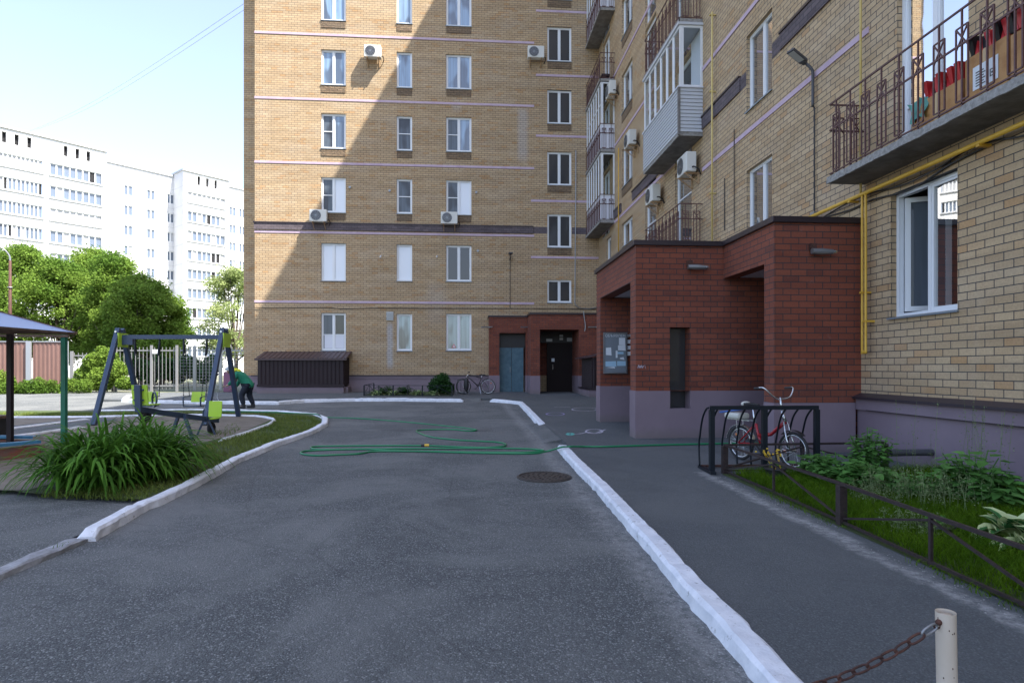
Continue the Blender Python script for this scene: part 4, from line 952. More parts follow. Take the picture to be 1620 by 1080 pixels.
# ---------------------------------------------------------------- far entrances in the end wing
FP = thing('entrance_porch', 'pair of small red brick entrance canopies at the foot of the far brick wall', 'porch', (3.0, 27.6, .4))
L1 = 27.75; L2 = 26.3
xa = atY(774, 560, L1).x; xb = atY(790, 560, L1).x; xc_ = atY(832, 560, L1).x; zc1 = atY(800, 501.5, L1).z; zo1 = atY(800, 526.5, L1).z; zpl = atY(780, 593.7, L1).z
xd = atY(839.5, 560, L2).x; xe = atY(854.2, 560, L2).x; xf = atY(916, 560, L2).x; zc2 = zc1; zo2 = atY(880, 521, L2).z
mb = MB(); zf = .1
def panel(m_, x0, x1, Y, z0, z1): m_.quad((x0, Y, z0), (x1, Y, z0), (x1, Y, z1), (x0, Y, z1))
def side(m_, X, y0, y1, z0, z1): m_.quad((X, y0, z0), (X, y1, z0), (X, y1, z1), (X, y0, z1))
panel(mb, xa, xb, L1, zpl, zo1); panel(mb, xa, xd, L1, zo1, zc1); side(mb, xa, L1, FY, zpl, zc1); side(mb, xb, L1, FY, zpl, zo1); panel(mb, xc_, xd, L1, zpl, zo1)
side(mb, xc_, L1, FY, zpl, zo1); side(mb, xd, L2, L1, zpl, zc2); panel(mb, xd, xe, L2, zpl, zo2); panel(mb, xd, WX-.05, L2, zo2, zc2); side(mb, xe, L2, FY, zpl, zo2)
panel(mb, xf, WX-.05, L2, zpl, zo2); side(mb, xf, L2, FY, zpl, zo2); panel(mb, xb, WX-.05, FY-.02, zpl, zc1)
mb.quad((xb, L1, zo1), (xc_, L1, zo1), (xc_, FY, zo1), (xb, FY, zo1)); mb.quad((xe, L2, zo2), (xf, L2, zo2), (xf, FY, zo2), (xe, FY, zo2))
obj('brick_wall', mb, 'redbrick', FP)
for b_ in ((xa-.012, xb+.012, L1-.012, FY-.1, zf, zpl), (xc_-.012, xd-.013, L1-.01, FY-.1, zf, zpl), (xd-.012, xe+.012, L2-.012, FY-.1, zf, zpl), (xf-.012, WX-.05, L2-.012, FY-.1, zf, zpl)): mb = MB(); mb.box(*b_); obj('plinth', mb, 'plaster', FP)
mb = MB(); mb.box(xa-.05, xd-.05, L1-.05, FY-.01, zc1, zc1+.08); mb.box(xd-.05, WX-.02, L2-.05, FY-.012, zc2, zc2+.082); obj('roof_edge', mb, 'cap', FP)
dy = FY-.35; d0, d1 = atY(790, 550, dy), atY(828, 614, dy)
q = MB(); xm = (d0.x+d1.x)/2; q.box(d0.x, xm-.008, dy, dy+.05, .42, d0.z); q.box(xm+.008, d1.x, dy, dy+.05, .42, d0.z); o = obj('teal_door', q, 'teal', FP)
q = MB(); q.bar((xm-.06, dy-.03, 1.35), (xm-.06, dy-.03, 1.6), .02); obj('handle', q, 'metalg', o)
q = MB(); q.box(xb, xc_, dy+.02, dy+.03, d0.z, zo1); obj('transom', q, 'black', FP)
dy2 = FY-.5; d0, d1 = atY(865, 542, dy2), atY(912, 616, dy2)
q = MB(); q.box(d0.x, d1.x, dy2, dy2+.05, .42, d0.z); o = obj('brown_door', q, 'doorbrown', FP)
q = MB(); q.box(d0.x+.22, d0.x+.36, dy2-.01, dy2-.002, 1.85, 2.0); obj('door_notice', q, 'paper', o)
q = MB(); xx = d0.x+.28; q.bar((xx, dy2-.04, 1.5), (xx, dy2-.04, 1.72), .025); obj('handle', q, 'steel', o)
q = MB(); q.box(xe, xf, dy2+.02, dy2+.03, d0.z, zo2); tr = obj('transom', q, 'black', FP)
q = MB()
for px, py, a_, b_ in ((869, 538, .14, .06), (888, 531, .08, .05), (888, 536, .08, .05), (901, 537, .12, .08)):
    c = atY(px, py, dy2); q.box(c.x-a_, c.x+a_, dy2-.0, dy2+.01, c.z-b_, c.z+b_)
obj('small_sign', q, 'metalg', tr)
for px, Yb, wdt in ((770, L1, .5), (832, L1, .5), (939, L2, .55)):
    c = atY(px, 518, Yb); q = MB(); q.bar((c.x-wdt/2, Yb-.25, c.z), (c.x+wdt/2, Yb-.1, c.z+.02), .07, .05); q.bar((c.x+.1, Yb-.02, c.z), (c.x+.1, Yb-.2, c.z), .03)
    obj('canopy_lamp', q, 'metalg', FP)
q = MB(); q.tube(catmull([atY(923, 492, L2-.05), atY(924, 500, L2-.05), atY(926, 515, L2-.05), atY(925, 524, L2-.05)], 4), .02, 6); obj('hanging_cable', q, 'metalg', FP)

# sheds
def corr(mb, fn, u0, u1, v0, v1, pitch=.14, dep=.025):
    n = int((u1-u0)/pitch); 
    for i in range(n):
        a = u0+(u1-u0)*i/n; w_ = (u1-u0)/n
        ps = [(0, 0), (.35, 0), (.5, dep), (.85, dep), (1, 0)]
        for (x0, e0), (x1, e1) in zip(ps, ps[1:]): mb.quad(fn(a+w_*x0, v0, -e0), fn(a+w_*x1, v0, -e1), fn(a+w_*x1, v1, -e1), fn(a+w_*x0, v1, -e0))
sy = 27.3; sh0, sh1 = atY(407.5, 600, sy), atY(544, 600, sy); ztop = atY(480, 568.5, sy).z; zbot = atY(480, 611.5, sy).z
SH = thing('metal_shed', 'long low brown corrugated shed at the foot of the far wall', 'shed', (sh0.x, sy, .3))
fs_ = lambda u, v, d: (u, sy+d, v)
mb = MB(); corr(mb, fs_, sh0.x, sh1.x, zbot+.1, ztop, .17); fside = lambda u, v, d: (sh1.x-d, u, v)
corr(mb, fside, sy, FY-.08, zbot+.1, ztop+.1, .17); fs2 = lambda u, v, d: (sh0.x+d, u, v); corr(mb, fs2, sy, FY-.08, zbot+.1, ztop+.1, .17); obj('cladding', mb, 'shed', SH)
mb = MB(); mb.box(sh0.x-.03, sh1.x+.03, sy-.04, sy+.02, zbot, zbot+.1); obj('base_rail', mb, 'shed', SH)
mb = MB(); zr0 = atY(480, 567.5, sy-.1).z; zr1 = atY(480, 556.3, FY-.1).z
frf = lambda u, v, d: (u, sy-.12+(FY-.05-sy+.12)*v, zr0+(zr1-zr0)*v-d)
corr(mb, frf, sh0.x-.1, sh1.x+.14, 0, 1, .2, .03); mb.box(sh0.x-.1, sh1.x+.14, sy-.125, sy-.115, zr0-.06, zr0+.01); obj('roof', mb, 'shedroof', SH)
mb = MB(); mb.box(sh0.x-.05, sh1.x-.02, sy+.03, FY-.07, .2, zbot-.02); mb.box(sh1.x-.02, sh1.x+.12, sy+.3, FY-.07, .2, zbot-.02); obj('base', mb, 'plaster', SH)
SH2 = thing('metal_shed', 'small dark brown corrugated lean-to beside the far brown entrance, half hidden by the big porch', 'shed', (5.0, 23.5, .4))
a0 = atY(930, 600, 24.0); a1 = atY(962, 600, 24.0); zt2 = atY(940, 566, 24.0).z; zb2 = atY(940, 614, 24.0).z
mb = MB(); f3 = lambda u, v, d: (a0.x+.15+d, u, v); corr(mb, f3, 24.0, 26.0, zb2, zt2, .17); f4 = lambda u, v, d: (u, 24.0+d, v); corr(mb, f4, a0.x+.15, WX-.02, zb2, zt2, .17); obj('cladding', mb, 'shed', SH2)
mb = MB(); mb.hexa([(a0.x-.15, 23.85, zt2-.02), (WX-.02, 23.85, zt2+.3), (WX-.02, 26.1, zt2+.3), (a0.x-.15, 26.1, zt2-.02), (a0.x-.15, 23.85, zt2+.03), (WX-.02, 23.85, zt2+.35), (WX-.02, 26.1, zt2+.35), (a0.x-.15, 26.1, zt2+.03)]); obj('roof', mb, 'shedroof', SH2)
mb = MB(); mb.box(a0.x+.02, WX-.06, 23.9, 26.0, .3, zb2-.06); obj('base', mb, 'plaster', SH2); mb = MB(); mb.box(a0.x-.02, WX-.06, 23.86, 26.0, zb2-.06, zb2); obj('base_rail', mb, 'cap', SH2)
#PART2
# ---------------------------------------------------------------- far white building
P0 = camd(35, 74); dc = Vector((.635, .772)); DV = Vector((dc.x*ca+dc.y*sa, -dc.x*sa+dc.y*ca, 0)).normalized(); NV = Vector((DV.y, -DV.x, 0))
def fwb(off):
    def f(u, v, d): p = P0+DV*u-NV*(d+off); return (p.x, p.y, v)
    return f
def tpx(px, off=0):
    r = ray(px, 582); o = P0-NV*off     # intersect camera ray with the facade line
    det = r[0]*(-DV.y)+DV.x*r[1]; s = (o.x*(-DV.y)+DV.x*o.y)/det; p = Vector((r[0]*s, r[1]*s, 0)); return (p-o).dot(DV)
def hpx(px, py, off=0):
    u = tpx(px, off); p = Vector(fwb(off)(u, 0, 0)); z = p.x*sa+p.y*ca; return EYE+(582-py)/F*z
WB = thing('apartment_building', 'long white nine-storey apartment block with glazed loggias far behind the trees', 'building', tuple(P0))
H0, HS, NR = 27.3, 2.82, 9
def row(k): t = H0-HS*k; return t-1.5, t
def block(off, ua, ub, ztop, strips, singles, slits, side_l=None):
    fn = fwb(off); holes = []; jobs = []
    for (a, b, n, skip) in strips:
        for k in range(NR):
            lo, hi = row(k); h = (a, b, lo, hi, .25)
            if k in skip: jobs.append(('blank', h, n)); 
            else: jobs.append(('strip', h, n))
            holes.append(h)
    for (a, b) in singles:
        for k in range(NR): lo, hi = row(k); h = (a, b, lo+.05, hi-.05, .18); holes.append(h); jobs.append(('win', h, 2))
    for a in slits: h = (a, a+.42, H0+1.25, H0+2.55, .4); holes.append(h); jobs.append(('slit', h, 1))
    wall(fn, ua, ub, 0, ztop, holes, m='whitewall', parent=WB)
    mb = MB()
    if side_l is not None: mb.quad(fn(ua, 0, 0), fn(ua, ztop, 0), fn(ua, ztop, side_l), fn(ua, 0, side_l)); mb.quad(fn(ub, 0, 0), fn(ub, ztop, 0), fn(ub, ztop, side_l), fn(ub, 0, side_l)); obj('side_wall', mb, 'whitewall', WB)
    q = MB(); q.mbox(fn, ua-.15, ub+.15, ztop, ztop+.25, -.2, 6); obj('parapet', q, 'wblind', WB)
    for kind, h, n in jobs:
        a, b, lo, hi, dp = h
        if kind == 'slit':
            dk = MB(); dk.quad(fn(a, lo, .4), fn(b, lo, .4), fn(b, hi, .4), fn(a, hi, .4)); obj('vent_slot', dk, 'dark', WB); continue
        dk = MB(); fr = MB(); gl = MB(); bl = MB(); sp = (b-a)/n; pend = []; adj = ''
        for i in range(n):
            c = a+sp*i; t = RS.rand()
            tgt = bl if (kind == 'blank' or t < .12) else gl
            if tgt is gl and gl.v and i and not adj == 'g': pend.append(('pane', gl, 'wglass')); gl = tgt = MB()
            if tgt is bl and bl.v and i and not adj == 'b': pend.append(('blind', bl, 'wblind')); bl = tgt = MB()
            adj = 'g' if tgt is gl else 'b'
            tgt.quad(fn(c+.05, lo, dp-.02), fn(c+sp-.05, lo, dp-.02), fn(c+sp-.05, hi, dp-.02), fn(c+.05, hi, dp-.02))
            if t > .93 and kind == 'strip': dk.quad(fn(c+.1, lo+.1, dp-.06), fn(c+sp-.1, lo+.1, dp-.06), fn(c+sp-.1, hi-.1, dp-.06), fn(c+.1, hi-.1, dp-.06))
            fr.mbox(fn, c-.07, c+.07, lo, hi, dp-.13, dp)
        fr.mbox(fn, a, b, lo, lo+.08, dp-.12, dp-.01); fr.mbox(fn, a, b, hi-.08, hi, dp-.12, dp-.01)
        o = obj('loggia_glazing' if kind != 'win' else 'window', fr, 'pvc', WB)
        for nm_, q, m_ in pend: obj(nm_, q, m_, o)
        if gl.v: obj('pane', gl, 'wglass', o)
        if bl.v: obj('blind', bl, 'wblind', o)
        if dk.v: obj('open_sash', dk, 'dark', o)
        if kind != 'win': q = MB(); q.mbox(fn, a-.15, b+.15, lo-.16, lo-.02, -.14, .0); obj('ledge', q, 'wblind', o)
zt1 = hpx(168, 241); zt2_ = hpx(277, 281, 3); zt3 = hpx(290, 271)
block(0, tpx(-60), tpx(168), zt1, [(tpx(-30), tpx(-5+0), 4, ()), (tpx(-2), tpx(67.5), 10, (0,)), (tpx(79), tpx(161), 8, (2,))], [], [tpx(x) for x in (3, 23, 43, 101, 119.5, 137)], 6)
block(3, tpx(168), tpx(292, 3), zt2_, [], [(tpx(a, 3), tpx(b, 3)) for a, b in ((169.5, 174.5), (196, 210), (232, 245), (264, 275))], [])
block(-.4, tpx(290, -.4), tpx(362, -.4), zt3, [(tpx(297, -.4), tpx(356, -.4), 8, (0,))], [], [tpx(x, -.4) for x in (312.5, 326, 339)], 5)
block(3, tpx(358, 3), tpx(470, 3), hpx(372, 298, 3), [], [(tpx(a, 3), tpx(b, 3)) for a, b in ((363, 373), (378, 388))], [])
# overhead cables between the two roofs
for i, (pa, pb) in enumerate((((392, 2), (40, 210)), ((392, 12), (58, 205)))):
    a = camd(pa[0], 31, 0); a.z = EYE+(582-pa[1])/F*31; b = camd(pb[0], 76, 0); b.z = EYE+(582-pb[1])/F*76
    q = MB(); q.tube([a.lerp(b, t/12)-Vector((0, 0, 1.6*math.sin(math.pi*t/12)*.5)) for t in range(13)], .011, 4)
    tag(obj('overhead_cable', q, 'metalg', loc=tuple(a)), ('upper thin cable crossing the sky from the brick block to the white one', 'lower thin cable crossing the sky from the brick block to the white one')[i], 'cable', 'cables across the sky')

# ---------------------------------------------------------------- foliage
def npmesh(name, V, Fc, m, parent=None, loc=None, mi=None):
    me = bpy.data.meshes.new(name); V = np.asarray(V, np.float32); Fc = np.asarray(Fc, np.int32); k = Fc.shape[1]
    off = rootloc(parent) if parent is not None else (Vector(loc) if loc is not None else Vector((0, 0, 0)))
    V = V-np.array(off, np.float32)
    me.vertices.add(len(V)); me.vertices.foreach_set('co', V.ravel()); me.loops.add(Fc.size); me.loops.foreach_set('vertex_index', Fc.ravel())
    me.polygons.add(len(Fc)); me.polygons.foreach_set('loop_start', np.arange(0, Fc.size, k, dtype=np.int32)); me.polygons.foreach_set('loop_total', np.full(len(Fc), k, np.int32))
    for x in (m if isinstance(m, list) else [m]): me.materials.append(M[x])
    if mi is not None: me.polygons.foreach_set('material_index', np.asarray(mi, np.int32))
    me.update(); me.validate(); o = link(bpy.data.objects.new(name, me))
    if parent is not None: o.parent = parent
    elif loc is not None: o.location = loc
    return o
def leaves(C, size, flat=.35, asp=.62):
    n = len(C); d = RS.normal(size=(n, 3)); d[:, 2] *= flat; d /= np.linalg.norm(d, axis=1)[:, None]
    r = RS.normal(size=(n, 3)); s = np.cross(d, r); s /= np.linalg.norm(s, axis=1)[:, None]
    L = size*RS.uniform(.6, 1.3, (n, 1)); a = d*L*.5; b = s*L*.5*asp
    nn = np.cross(d, s)*L*.12
    V = np.stack([C-a, C-b*1.0+nn, C+a, C+b+nn], 1).reshape(-1, 3)
    return V, np.arange(4*n).reshape(-1, 4)
def blobpts(blobs, n):
    vol = np.array([b[3]*b[4]*b[5] for b in blobs])**.67; pick = RS.choice(len(blobs), n, p=vol/vol.sum()); B = np.array(blobs)[pick]
    d = RS.normal(size=(n, 3)); d /= np.linalg.norm(d, axis=1)[:, None]; r = RS.uniform(0, 1, (n, 1))**.42
    return B[:, :3]+d*r*B[:, 3:6]
def tree(name, label, base, h, crown, cb, n, leaf, lsize, cat='tree', group='trees behind the fence', trunk=.2, nb=34):
    """crown = radius xy, cb = height of the crown base"""
    o = thing(name, label, cat, tuple(base), group=group); bx, by, bz = base
    q = MB(); pts = [(bx, by, bz-.2), (bx+.1, by, bz+h*.25), (bx-.15, by+.1, bz+h*.5), (bx+.05, by, bz+h*.8)]
    q.tube(catmull(pts, 4), [trunk*(1-.8*i/12) for i in range(13)], 8)
    blobs = []
    for i in range(nb):
        t = RS.rand()**.8; z = cb+(h-cb)*(.08+.86*t); rr = crown*math.sqrt(max(.08, 1-abs((z-cb)/(h-cb)*2-.85)**2.2))
        a = RS.uniform(0, 6.283); k = RS.uniform(.25, .85)
        s = crown*RS.uniform(.13, .34)
        blobs.append((bx+rr*k*math.cos(a), by+rr*k*math.sin(a), bz+z, s, s, s*.72))
    for b in blobs[:14]: 
        q.tube(catmull([(bx, by, bz+cb*.8+RS.rand()*h*.25), ((bx+b[0])/2, (by+b[1])/2, (bz+cb+b[2])/2-.1), b[:3]], 3), [trunk*.4*(1-.12*i) for i in range(7)], 5)
    obj('trunk', q, 'bark', o, smooth=True)
    P = blobpts(blobs, n); P = P+RS.normal(0, .22, P.shape)*(RS.rand(len(P), 1) < .4); V, Fc = leaves(P, lsize, .6); npmesh('crown', V, Fc, leaf, o); return o
for i, (px, z, py, cr, lab, n) in enumerate((
    (-35, 44, 415, 3.2, 'bright green tree at the left edge behind the gazebo', 15000), (30, 50, 381, 3.3, 'tall maple rising above the lamp post at the far left', 17000),
    (92, 46, 408, 3.0, 'rounded maple between the lamp post and the tallest middle crown', 15000), (143, 50, 388, 3.7, 'tallest broad maple in the middle of the row', 20000),
    (188, 45, 402, 3.0, 'maple with a narrow raised top behind the swing frame', 15000), (222, 42, 436, 2.9, 'darker maple above the picket gate', 15000), (256, 44, 462, 2.3, 'low rightmost maple of the dense row', 11000))):
    b = camd(px, z); b.z = zr(b.y); h = EYE+(582-py)/F*z-b.z; tree('maple_tree', lab, b, h, cr, 1.2, int(n*2.4), 'leaf', .18, nb=78)
b = camd(372, 47); b.z = zr(b.y); tree('poplar_tree', 'sparse pale green tree next to the brick corner with the white block showing through', b, EYE+(582-418)/F*47-b.z, 2.6, 1.0, 14000, 'leafpale', .17, nb=40)
# lamp post among the trees
b = camd(16, 38); b.z = zr(b.y); zt_l = EYE+(582-412)/F*38; sc = F/38
q = MB(); q.tube([b, (b.x, b.y, b.z+4), (b.x, b.y, zt_l)], [.13, .1, .07], 10); o = thing('lamp_post', 'rust-brown lamp post with a curved arm in front of the left trees', 'lamp post', tuple(b)); obj('post', q, 'rust', o, smooth=True)
q = MB(); q.tube(catmull([(b.x, b.y, zt_l-.2), (b.x-.05, b.y, zt_l+.3), (b.x-.35, b.y-.2, zt_l+.75), (b.x-.9, b.y-.4, zt_l+.9)], 5), .05, 8); obj('arm', q, 'metalg', o, smooth=True)
q = MB(); q.bar((b.x-.85, b.y-.38, zt_l+.9), (b.x-1.5, b.y-.6, zt_l+.88), .24, .12); obj('lamp_head', q, 'metalg', o, bev=.03)
for k in (2.6, 4.4): q = MB(); q.ring((b.x, b.y, b.z+k+1.8), (0, 0, 1), .12, .03, 14, 6); obj('band', q, 'metalg', o)

# ---------------------------------------------------------------- fences behind the playground
FBY = 32.0
def fxY(px, Y): return atY(px, 560, Y).x
o = thing('sheet_fence', 'tall brown corrugated sheet fence behind the gazebo', 'fence', (fxY(108, FBY), FBY, zr(FBY)))
ff = lambda u, v, d: (u, FBY+d, v); zb_ = zr(FBY); zt_ = atY(50, 541, FBY).z
mb = MB(); corr(mb, ff, fxY(-160, FBY), fxY(43, FBY), zb_+.1, zt_, .2, .018); obj('sheet', mb, 'fenceb', o); mb = MB(); corr(mb, ff, fxY(52, FBY), fxY(106, FBY), zb_+.1, zt_, .2, .018); obj('sheet', mb, 'fenceb', o)
for px in (-90, 47.5, 108): 
    x = fxY(px, FBY); q = MB(); q.box(x-.11 if px != 108 else x-.05, x+.11 if px != 108 else x+.05, FBY-.14, FBY-.05, zb_, zt_+.05); obj('post', q, 'galv', o)
q = MB(); q.box(fxY(-160, FBY), fxY(43, FBY), FBY-.05, FBY, zt_, zt_+.05); q.box(fxY(52, FBY), fxY(106, FBY), FBY-.05, FBY, zt_, zt_+.05); obj('top_rail', q, 'galv', o)
def pickets(name, label, p0, p1, ytop, Y, m, sp=.19, t=.022, posts=(), rails=(.08, .92), mesh=False, cat='fence', gate=False):
    x0, x1 = fxY(p0, Y), fxY(p1, Y); zt = atY((p0+p1)/2, ytop, Y).z; zb = zr(Y)+.12; o = thing(name, label, cat, (x0, Y, zb-.12))
    q = MB(); n = int((x1-x0)/sp)
    for i in range(n+1): x = x0+(x1-x0)*i/n; q.box(x-t/2, x+t/2, Y-.012, Y+.012, zb, zt)
    if mesh:
        k = int((zt-zb)/sp)
        for i in range(k): q.box(x0, x1, Y-.02, Y-.008, zb+sp*i, zb+sp*i+.015)
    obj('pickets', q, m, o)
    q = MB()
    for r in rails: z = zb+(zt-zb)*r; q.box(x0, x1, Y-.03, Y-.013, z-.03, z+.03)
    obj('rails', q, m, o)
    for px in posts: x = fxY(px, Y); q = MB(); q.box(x-.06, x+.06, Y-.1, Y-.03, zb-.12, zt+.08); obj('post', q, m, o)
    return o
pickets('picket_fence', 'short grey picket fence between the brown fence and the climbing vine', 111, 182, 558, 31.6, 'fenceg', posts=(115, 180))
gt = pickets('picket_gate', 'light grey picket gate with a small white sign behind the swing', 184, 281, 549, 31.2, 'fenceg', sp=.18, posts=(), cat='gate')
for px in (184.5, 241, 281): x = fxY(px, 31.2); q = MB(); q.box(x-.05, x+.05, 31.08, 31.17, zr(31), atY(px, 546, 31.2).z); obj('gate_post', q, 'fenceg', gt)
x = fxY(246, 31.1); q = MB(); zz = atY(246, 556, 31.1).z; q.box(x-.12, x+.12, 31.05, 31.07, zz-.1, zz+.1); obj('sign', q, 'paper', gt)
pickets('mesh_fence', 'dark grey mesh fence with heavy posts right of the gate', 285, 392, 549, 32.6, 'metalg', sp=.16, t=.02, posts=(309, 350), mesh=True)
q = MB(); q.box(fxY(353, 30.2), fxY(368, 30.2), 30.2, 30.8, zr(31), atY(360, 588, 30.2).z); tag(obj('bin', q, mat('plum_metal', (.16, .06, .12), .5), loc=(fxY(360, 30.2), 30.5, zr(31)), bev=.03), 'low plum-coloured metal bin behind the stooping person', 'bin')
def bush(name, label, blobs, n, leaf, ls, cat='bush', base=None, group=None, stems=True):
    o = thing(name, label, cat, tuple(base or blobs[0][:3]), group=group)
    P = blobpts(blobs, n); V, Fc = leaves(P, ls, .6, .7); npmesh('foliage', V, Fc, leaf, o)
    if stems:
        q = MB(); bs = Vector(base or blobs[0][:3])
        for b in blobs: q.tube([bs+Vector((RS.uniform(-.1, .1), 0, 0)), ((bs.x+b[0])/2, (bs.y+b[1])/2, bs.z+(b[2]-bs.z)*.6), b[:3]], [.02, .014, .006], 5)
        obj('stems', q, 'bark', o)
    return o
def pb(px, py, z, rpx, k=1):   # blob from picture measure at depth z
    p = camd(px, z); p.z = EYE+(582-py)/F*z; r = rpx/F*z; return (p.x, p.y, p.z, r, r*.8, r*k)
bs = camd(160, 29.6); bs.z = zr(29.6)
bush('climbing_vine', 'bright green vine heaped over the picket fence left of the gate', [pb(150, 575, 29.6, 18), pb(170, 570, 29.6, 17, 1.2), pb(183, 587, 29.4, 18), pb(137, 594, 29.6, 18), pb(160, 600, 29.3, 20), pb(197, 606, 29.3, 15, .7), pb(122, 608, 29.3, 13, .7), pb(160, 555, 29.8, 9)], 17000, 'leaf', .11, 'vine', tuple(bs))
bs = camd(240, 36); bs.z = zr(31)
bush('hedge', 'dark shaded hedge seen through the picket gate', [pb(210+i*14, 578+(i % 3)*6, 36+i % 2, 16, 1.1) for i in range(10)], 9000, 'leafdark', .2, 'hedge', tuple(bs))
bs = camd(40, 28); bs.z = zr(28)
V = [];
P = blobpts([pb(-60+i*11, 614+RS.uniform(-5, 4), 28.3-RS.rand(), 9, RS.uniform(.8, 1.7)) for i in range(19)]+[pb(2, 600, 28, 10, 1.6), pb(18, 606, 28, 8, 1.5), pb(62, 606, 28, 8, 1.3)], 11000)
Vv, Fc = leaves(P, .12, 1.2, .4); tag(npmesh('weeds', Vv, Fc, 'leaf', loc=tuple(bs)), 'tall sunlit weeds along the foot of the brown sheet fence', 'weeds', None, 'stuff')

# ---------------------------------------------------------------- grass
def inpoly(P, poly):
    x, y = P[:, 0], P[:, 1]; c = np.zeros(len(P), bool); n = len(poly)
    for i in range(n):
        x1, y1 = poly[i]; x2, y2 = poly[(i+1) % n]
        k = ((y1 > y) != (y2 > y)) & (x < (x2-x1)*(y-y1)/(y2-y1+1e-12)+x1); c ^= k
    return c
def blades(name, poly, dens, hgt, wid, m, lift, label, clump=0, cat='grass'):
    poly = np.array(poly); lo, hi = poly.min(0), poly.max(0); n = int(dens*(hi-lo).prod()); P = RS.uniform(lo, hi, (n, 2)); P = P[inpoly(P, poly)]
    if clump:
        k = (np.sin(P[:, 0]*3.1+1)*np.cos(P[:, 1]*2.7)+np.sin(P[:, 0]*7.7+P[:, 1]*5.3)*.5+RS.uniform(-.8, .8, len(P))) > clump; P = P[k]
    n = len(P); Z = .03+.012*np.minimum(P[:, 1], 30)+lift
    B = np.column_stack([P, Z]); a = RS.uniform(0, 6.283, n); s = np.column_stack([np.cos(a), np.sin(a), np.zeros(n)])*wid/2
    patch_ = .75+.5*(.5+.5*np.sin(P[:, 0]*1.9)*np.cos(P[:, 1]*1.3+1))
    H = (hgt*RS.uniform(.45, 1.15, n)*patch_)[:, None]; ln = RS.normal(0, .38, (n, 2)); up = np.column_stack([ln, np.ones(n)])
    mid = B+up*H*.55; tip = B+np.column_stack([ln*2.0, np.ones(n)*.95])*H
    V = np.stack([B-s, B+s, mid+s*.7, mid-s*.7, tip], 1).reshape(-1, 3); i = np.arange(n)[:, None]*5
    Fq = np.vstack([np.hstack([i, i+1, i+2]), np.hstack([i, i+2, i+3]), np.hstack([i+3, i+2, i+4])])
    o = npmesh(name, V, Fq, m); return tag(o, label, cat, None, 'stuff')
GP = [(3.30, -1.5), (6.12, -1.5), (6.12, 7.45), (3.34, 7.45)]
sheet('garden_soil', [(3.22, -1.5), (6.14, -1.5), (6.14, 7.55), (3.22, 7.5)], SW+.006, 'lawn')
blades('grass', GP, 3400, .13, .006, 'grass', SW+.005, 'deep green garden grass behind the low brown fence')
blades('grass', [(3.08, -1.5), (3.36, -1.5), (3.36, 7.5), (3.16, 7.3)], 1500, .06, .006, 'grass', SW+.002, 'ragged grass fringe in front of the low brown fence', clump=.35)
lawn = gpts([(508, 668), (494, 661), (440, 655), (300, 652.5), (150, 653.5), (-60, 654), (-60, 659), (140, 658.5), (282, 655), (405, 656.5), (438, 664), (384, 689), (340, 700), (250, 728), (110, 768), (60, 788), (215, 793), (300, 763), (370, 724), (440, 697), (490, 680)], .05)
blades('grass', lawn, 1300, .07, .008, 'grassdry', .05, 'thin lawn strip round the playground inside the white kerb', clump=-.9)
for pl, lab in ((gpts([(395, 672), (345, 700), (330, 690), (370, 668)], .05), 'sparse grass tufts on the playground earth'),):
    blades('grass', pl, 300, .08, .008, 'grass', .055, lab, clump=.2)
tf = gpts([(0, 905), (128, 846), (132, 850), (2, 912)], .03)
blades('weed_tufts', tf, 900, .05, .007, 'grass', .03, 'little weeds growing along the worn grey kerb', clump=.9, cat='weeds')

# ribbons: long arching leaves
def ribbons(starts, dirs, lens, wids, seg=8, droop=1.0, fold=.25, edge=False):
    V = []; Fc = []; mi = []; b = 0
    for s0, d0, L, wd in zip(starts, dirs, lens, wids):
        p = Vector(s0); d = Vector(d0).normalized(); st = L/seg; side = d.cross(Vector((0, 0, 1))); side = side.normalized() if side.length > 1e-3 else Vector((1, 0, 0))
        cols = 4 if edge else 2
        for k in range(seg+1):
            t = k/seg; w_ = wd*(math.sin(math.pi*min(1, .12+t*.88))**.6 if not edge else math.sin(math.pi*(.06+.94*t))**.8)
            nrm = side.cross(d)
            for c in range(cols+1):
                x = (c/cols-.5); V.append(p+side*x*w_+nrm*abs(x)*w_*fold*2*.5)
            if k < seg:
                for c in range(cols): q = b+k*(cols+1)+c; Fc.append((q, q+1, q+cols+2, q+cols+1)); mi.append(1 if edge and c in (0, cols-1) else 0)
            d = (d+Vector((0, 0, -1))*droop*(t**1.2)*.42+Vector((RS.normal(0, .02), RS.normal(0, .02), 0))).normalized(); p = p+d*st
        b += (seg+1)*cols+seg+1
    return V, Fc, mi
st = []; di = []; le = []; wi = []
c0 = camd(192, 7.4); ax = (camd(315, 8.7)-camd(85, 6.7)); axn = Vector((ax.x, ax.y, 0)).normalized(); ay = Vector((-axn.y, axn.x, 0)); 
for i in range(72):      # separate fans of leaves
    a = RS.uniform(0, 6.283); r = math.sqrt(RS.rand()); f = Vector((0, 0, 0))+c0+axn*r*math.cos(a)*.62+ay*r*math.sin(a)*.42; z0 = zr(f.y)+.05
    for j in range(17):
        az = RS.uniform(0, 6.283); el = RS.uniform(.65, 1.4); q = Vector((math.cos(az)*math.cos(el), math.sin(az)*math.cos(el), math.sin(el)))
        out = (f-c0); out.z = 0; q = (q+out*.18).normalized()
        st.append((f.x+RS.normal(0, .05), f.y+RS.normal(0, .05), z0)); di.append(q); le.append(RS.uniform(.62, 1.08)); wi.append(RS.uniform(.026, .044))
V, Fc, mi = ribbons(st, di, le, wi, 10, 1.35)
tag(npmesh('daylily_clump', V, Fc, 'daylily', loc=(c0.x, c0.y, zr(c0.y))), 'large arching daylily clump spilling over the white kerb by the playground', 'plant')
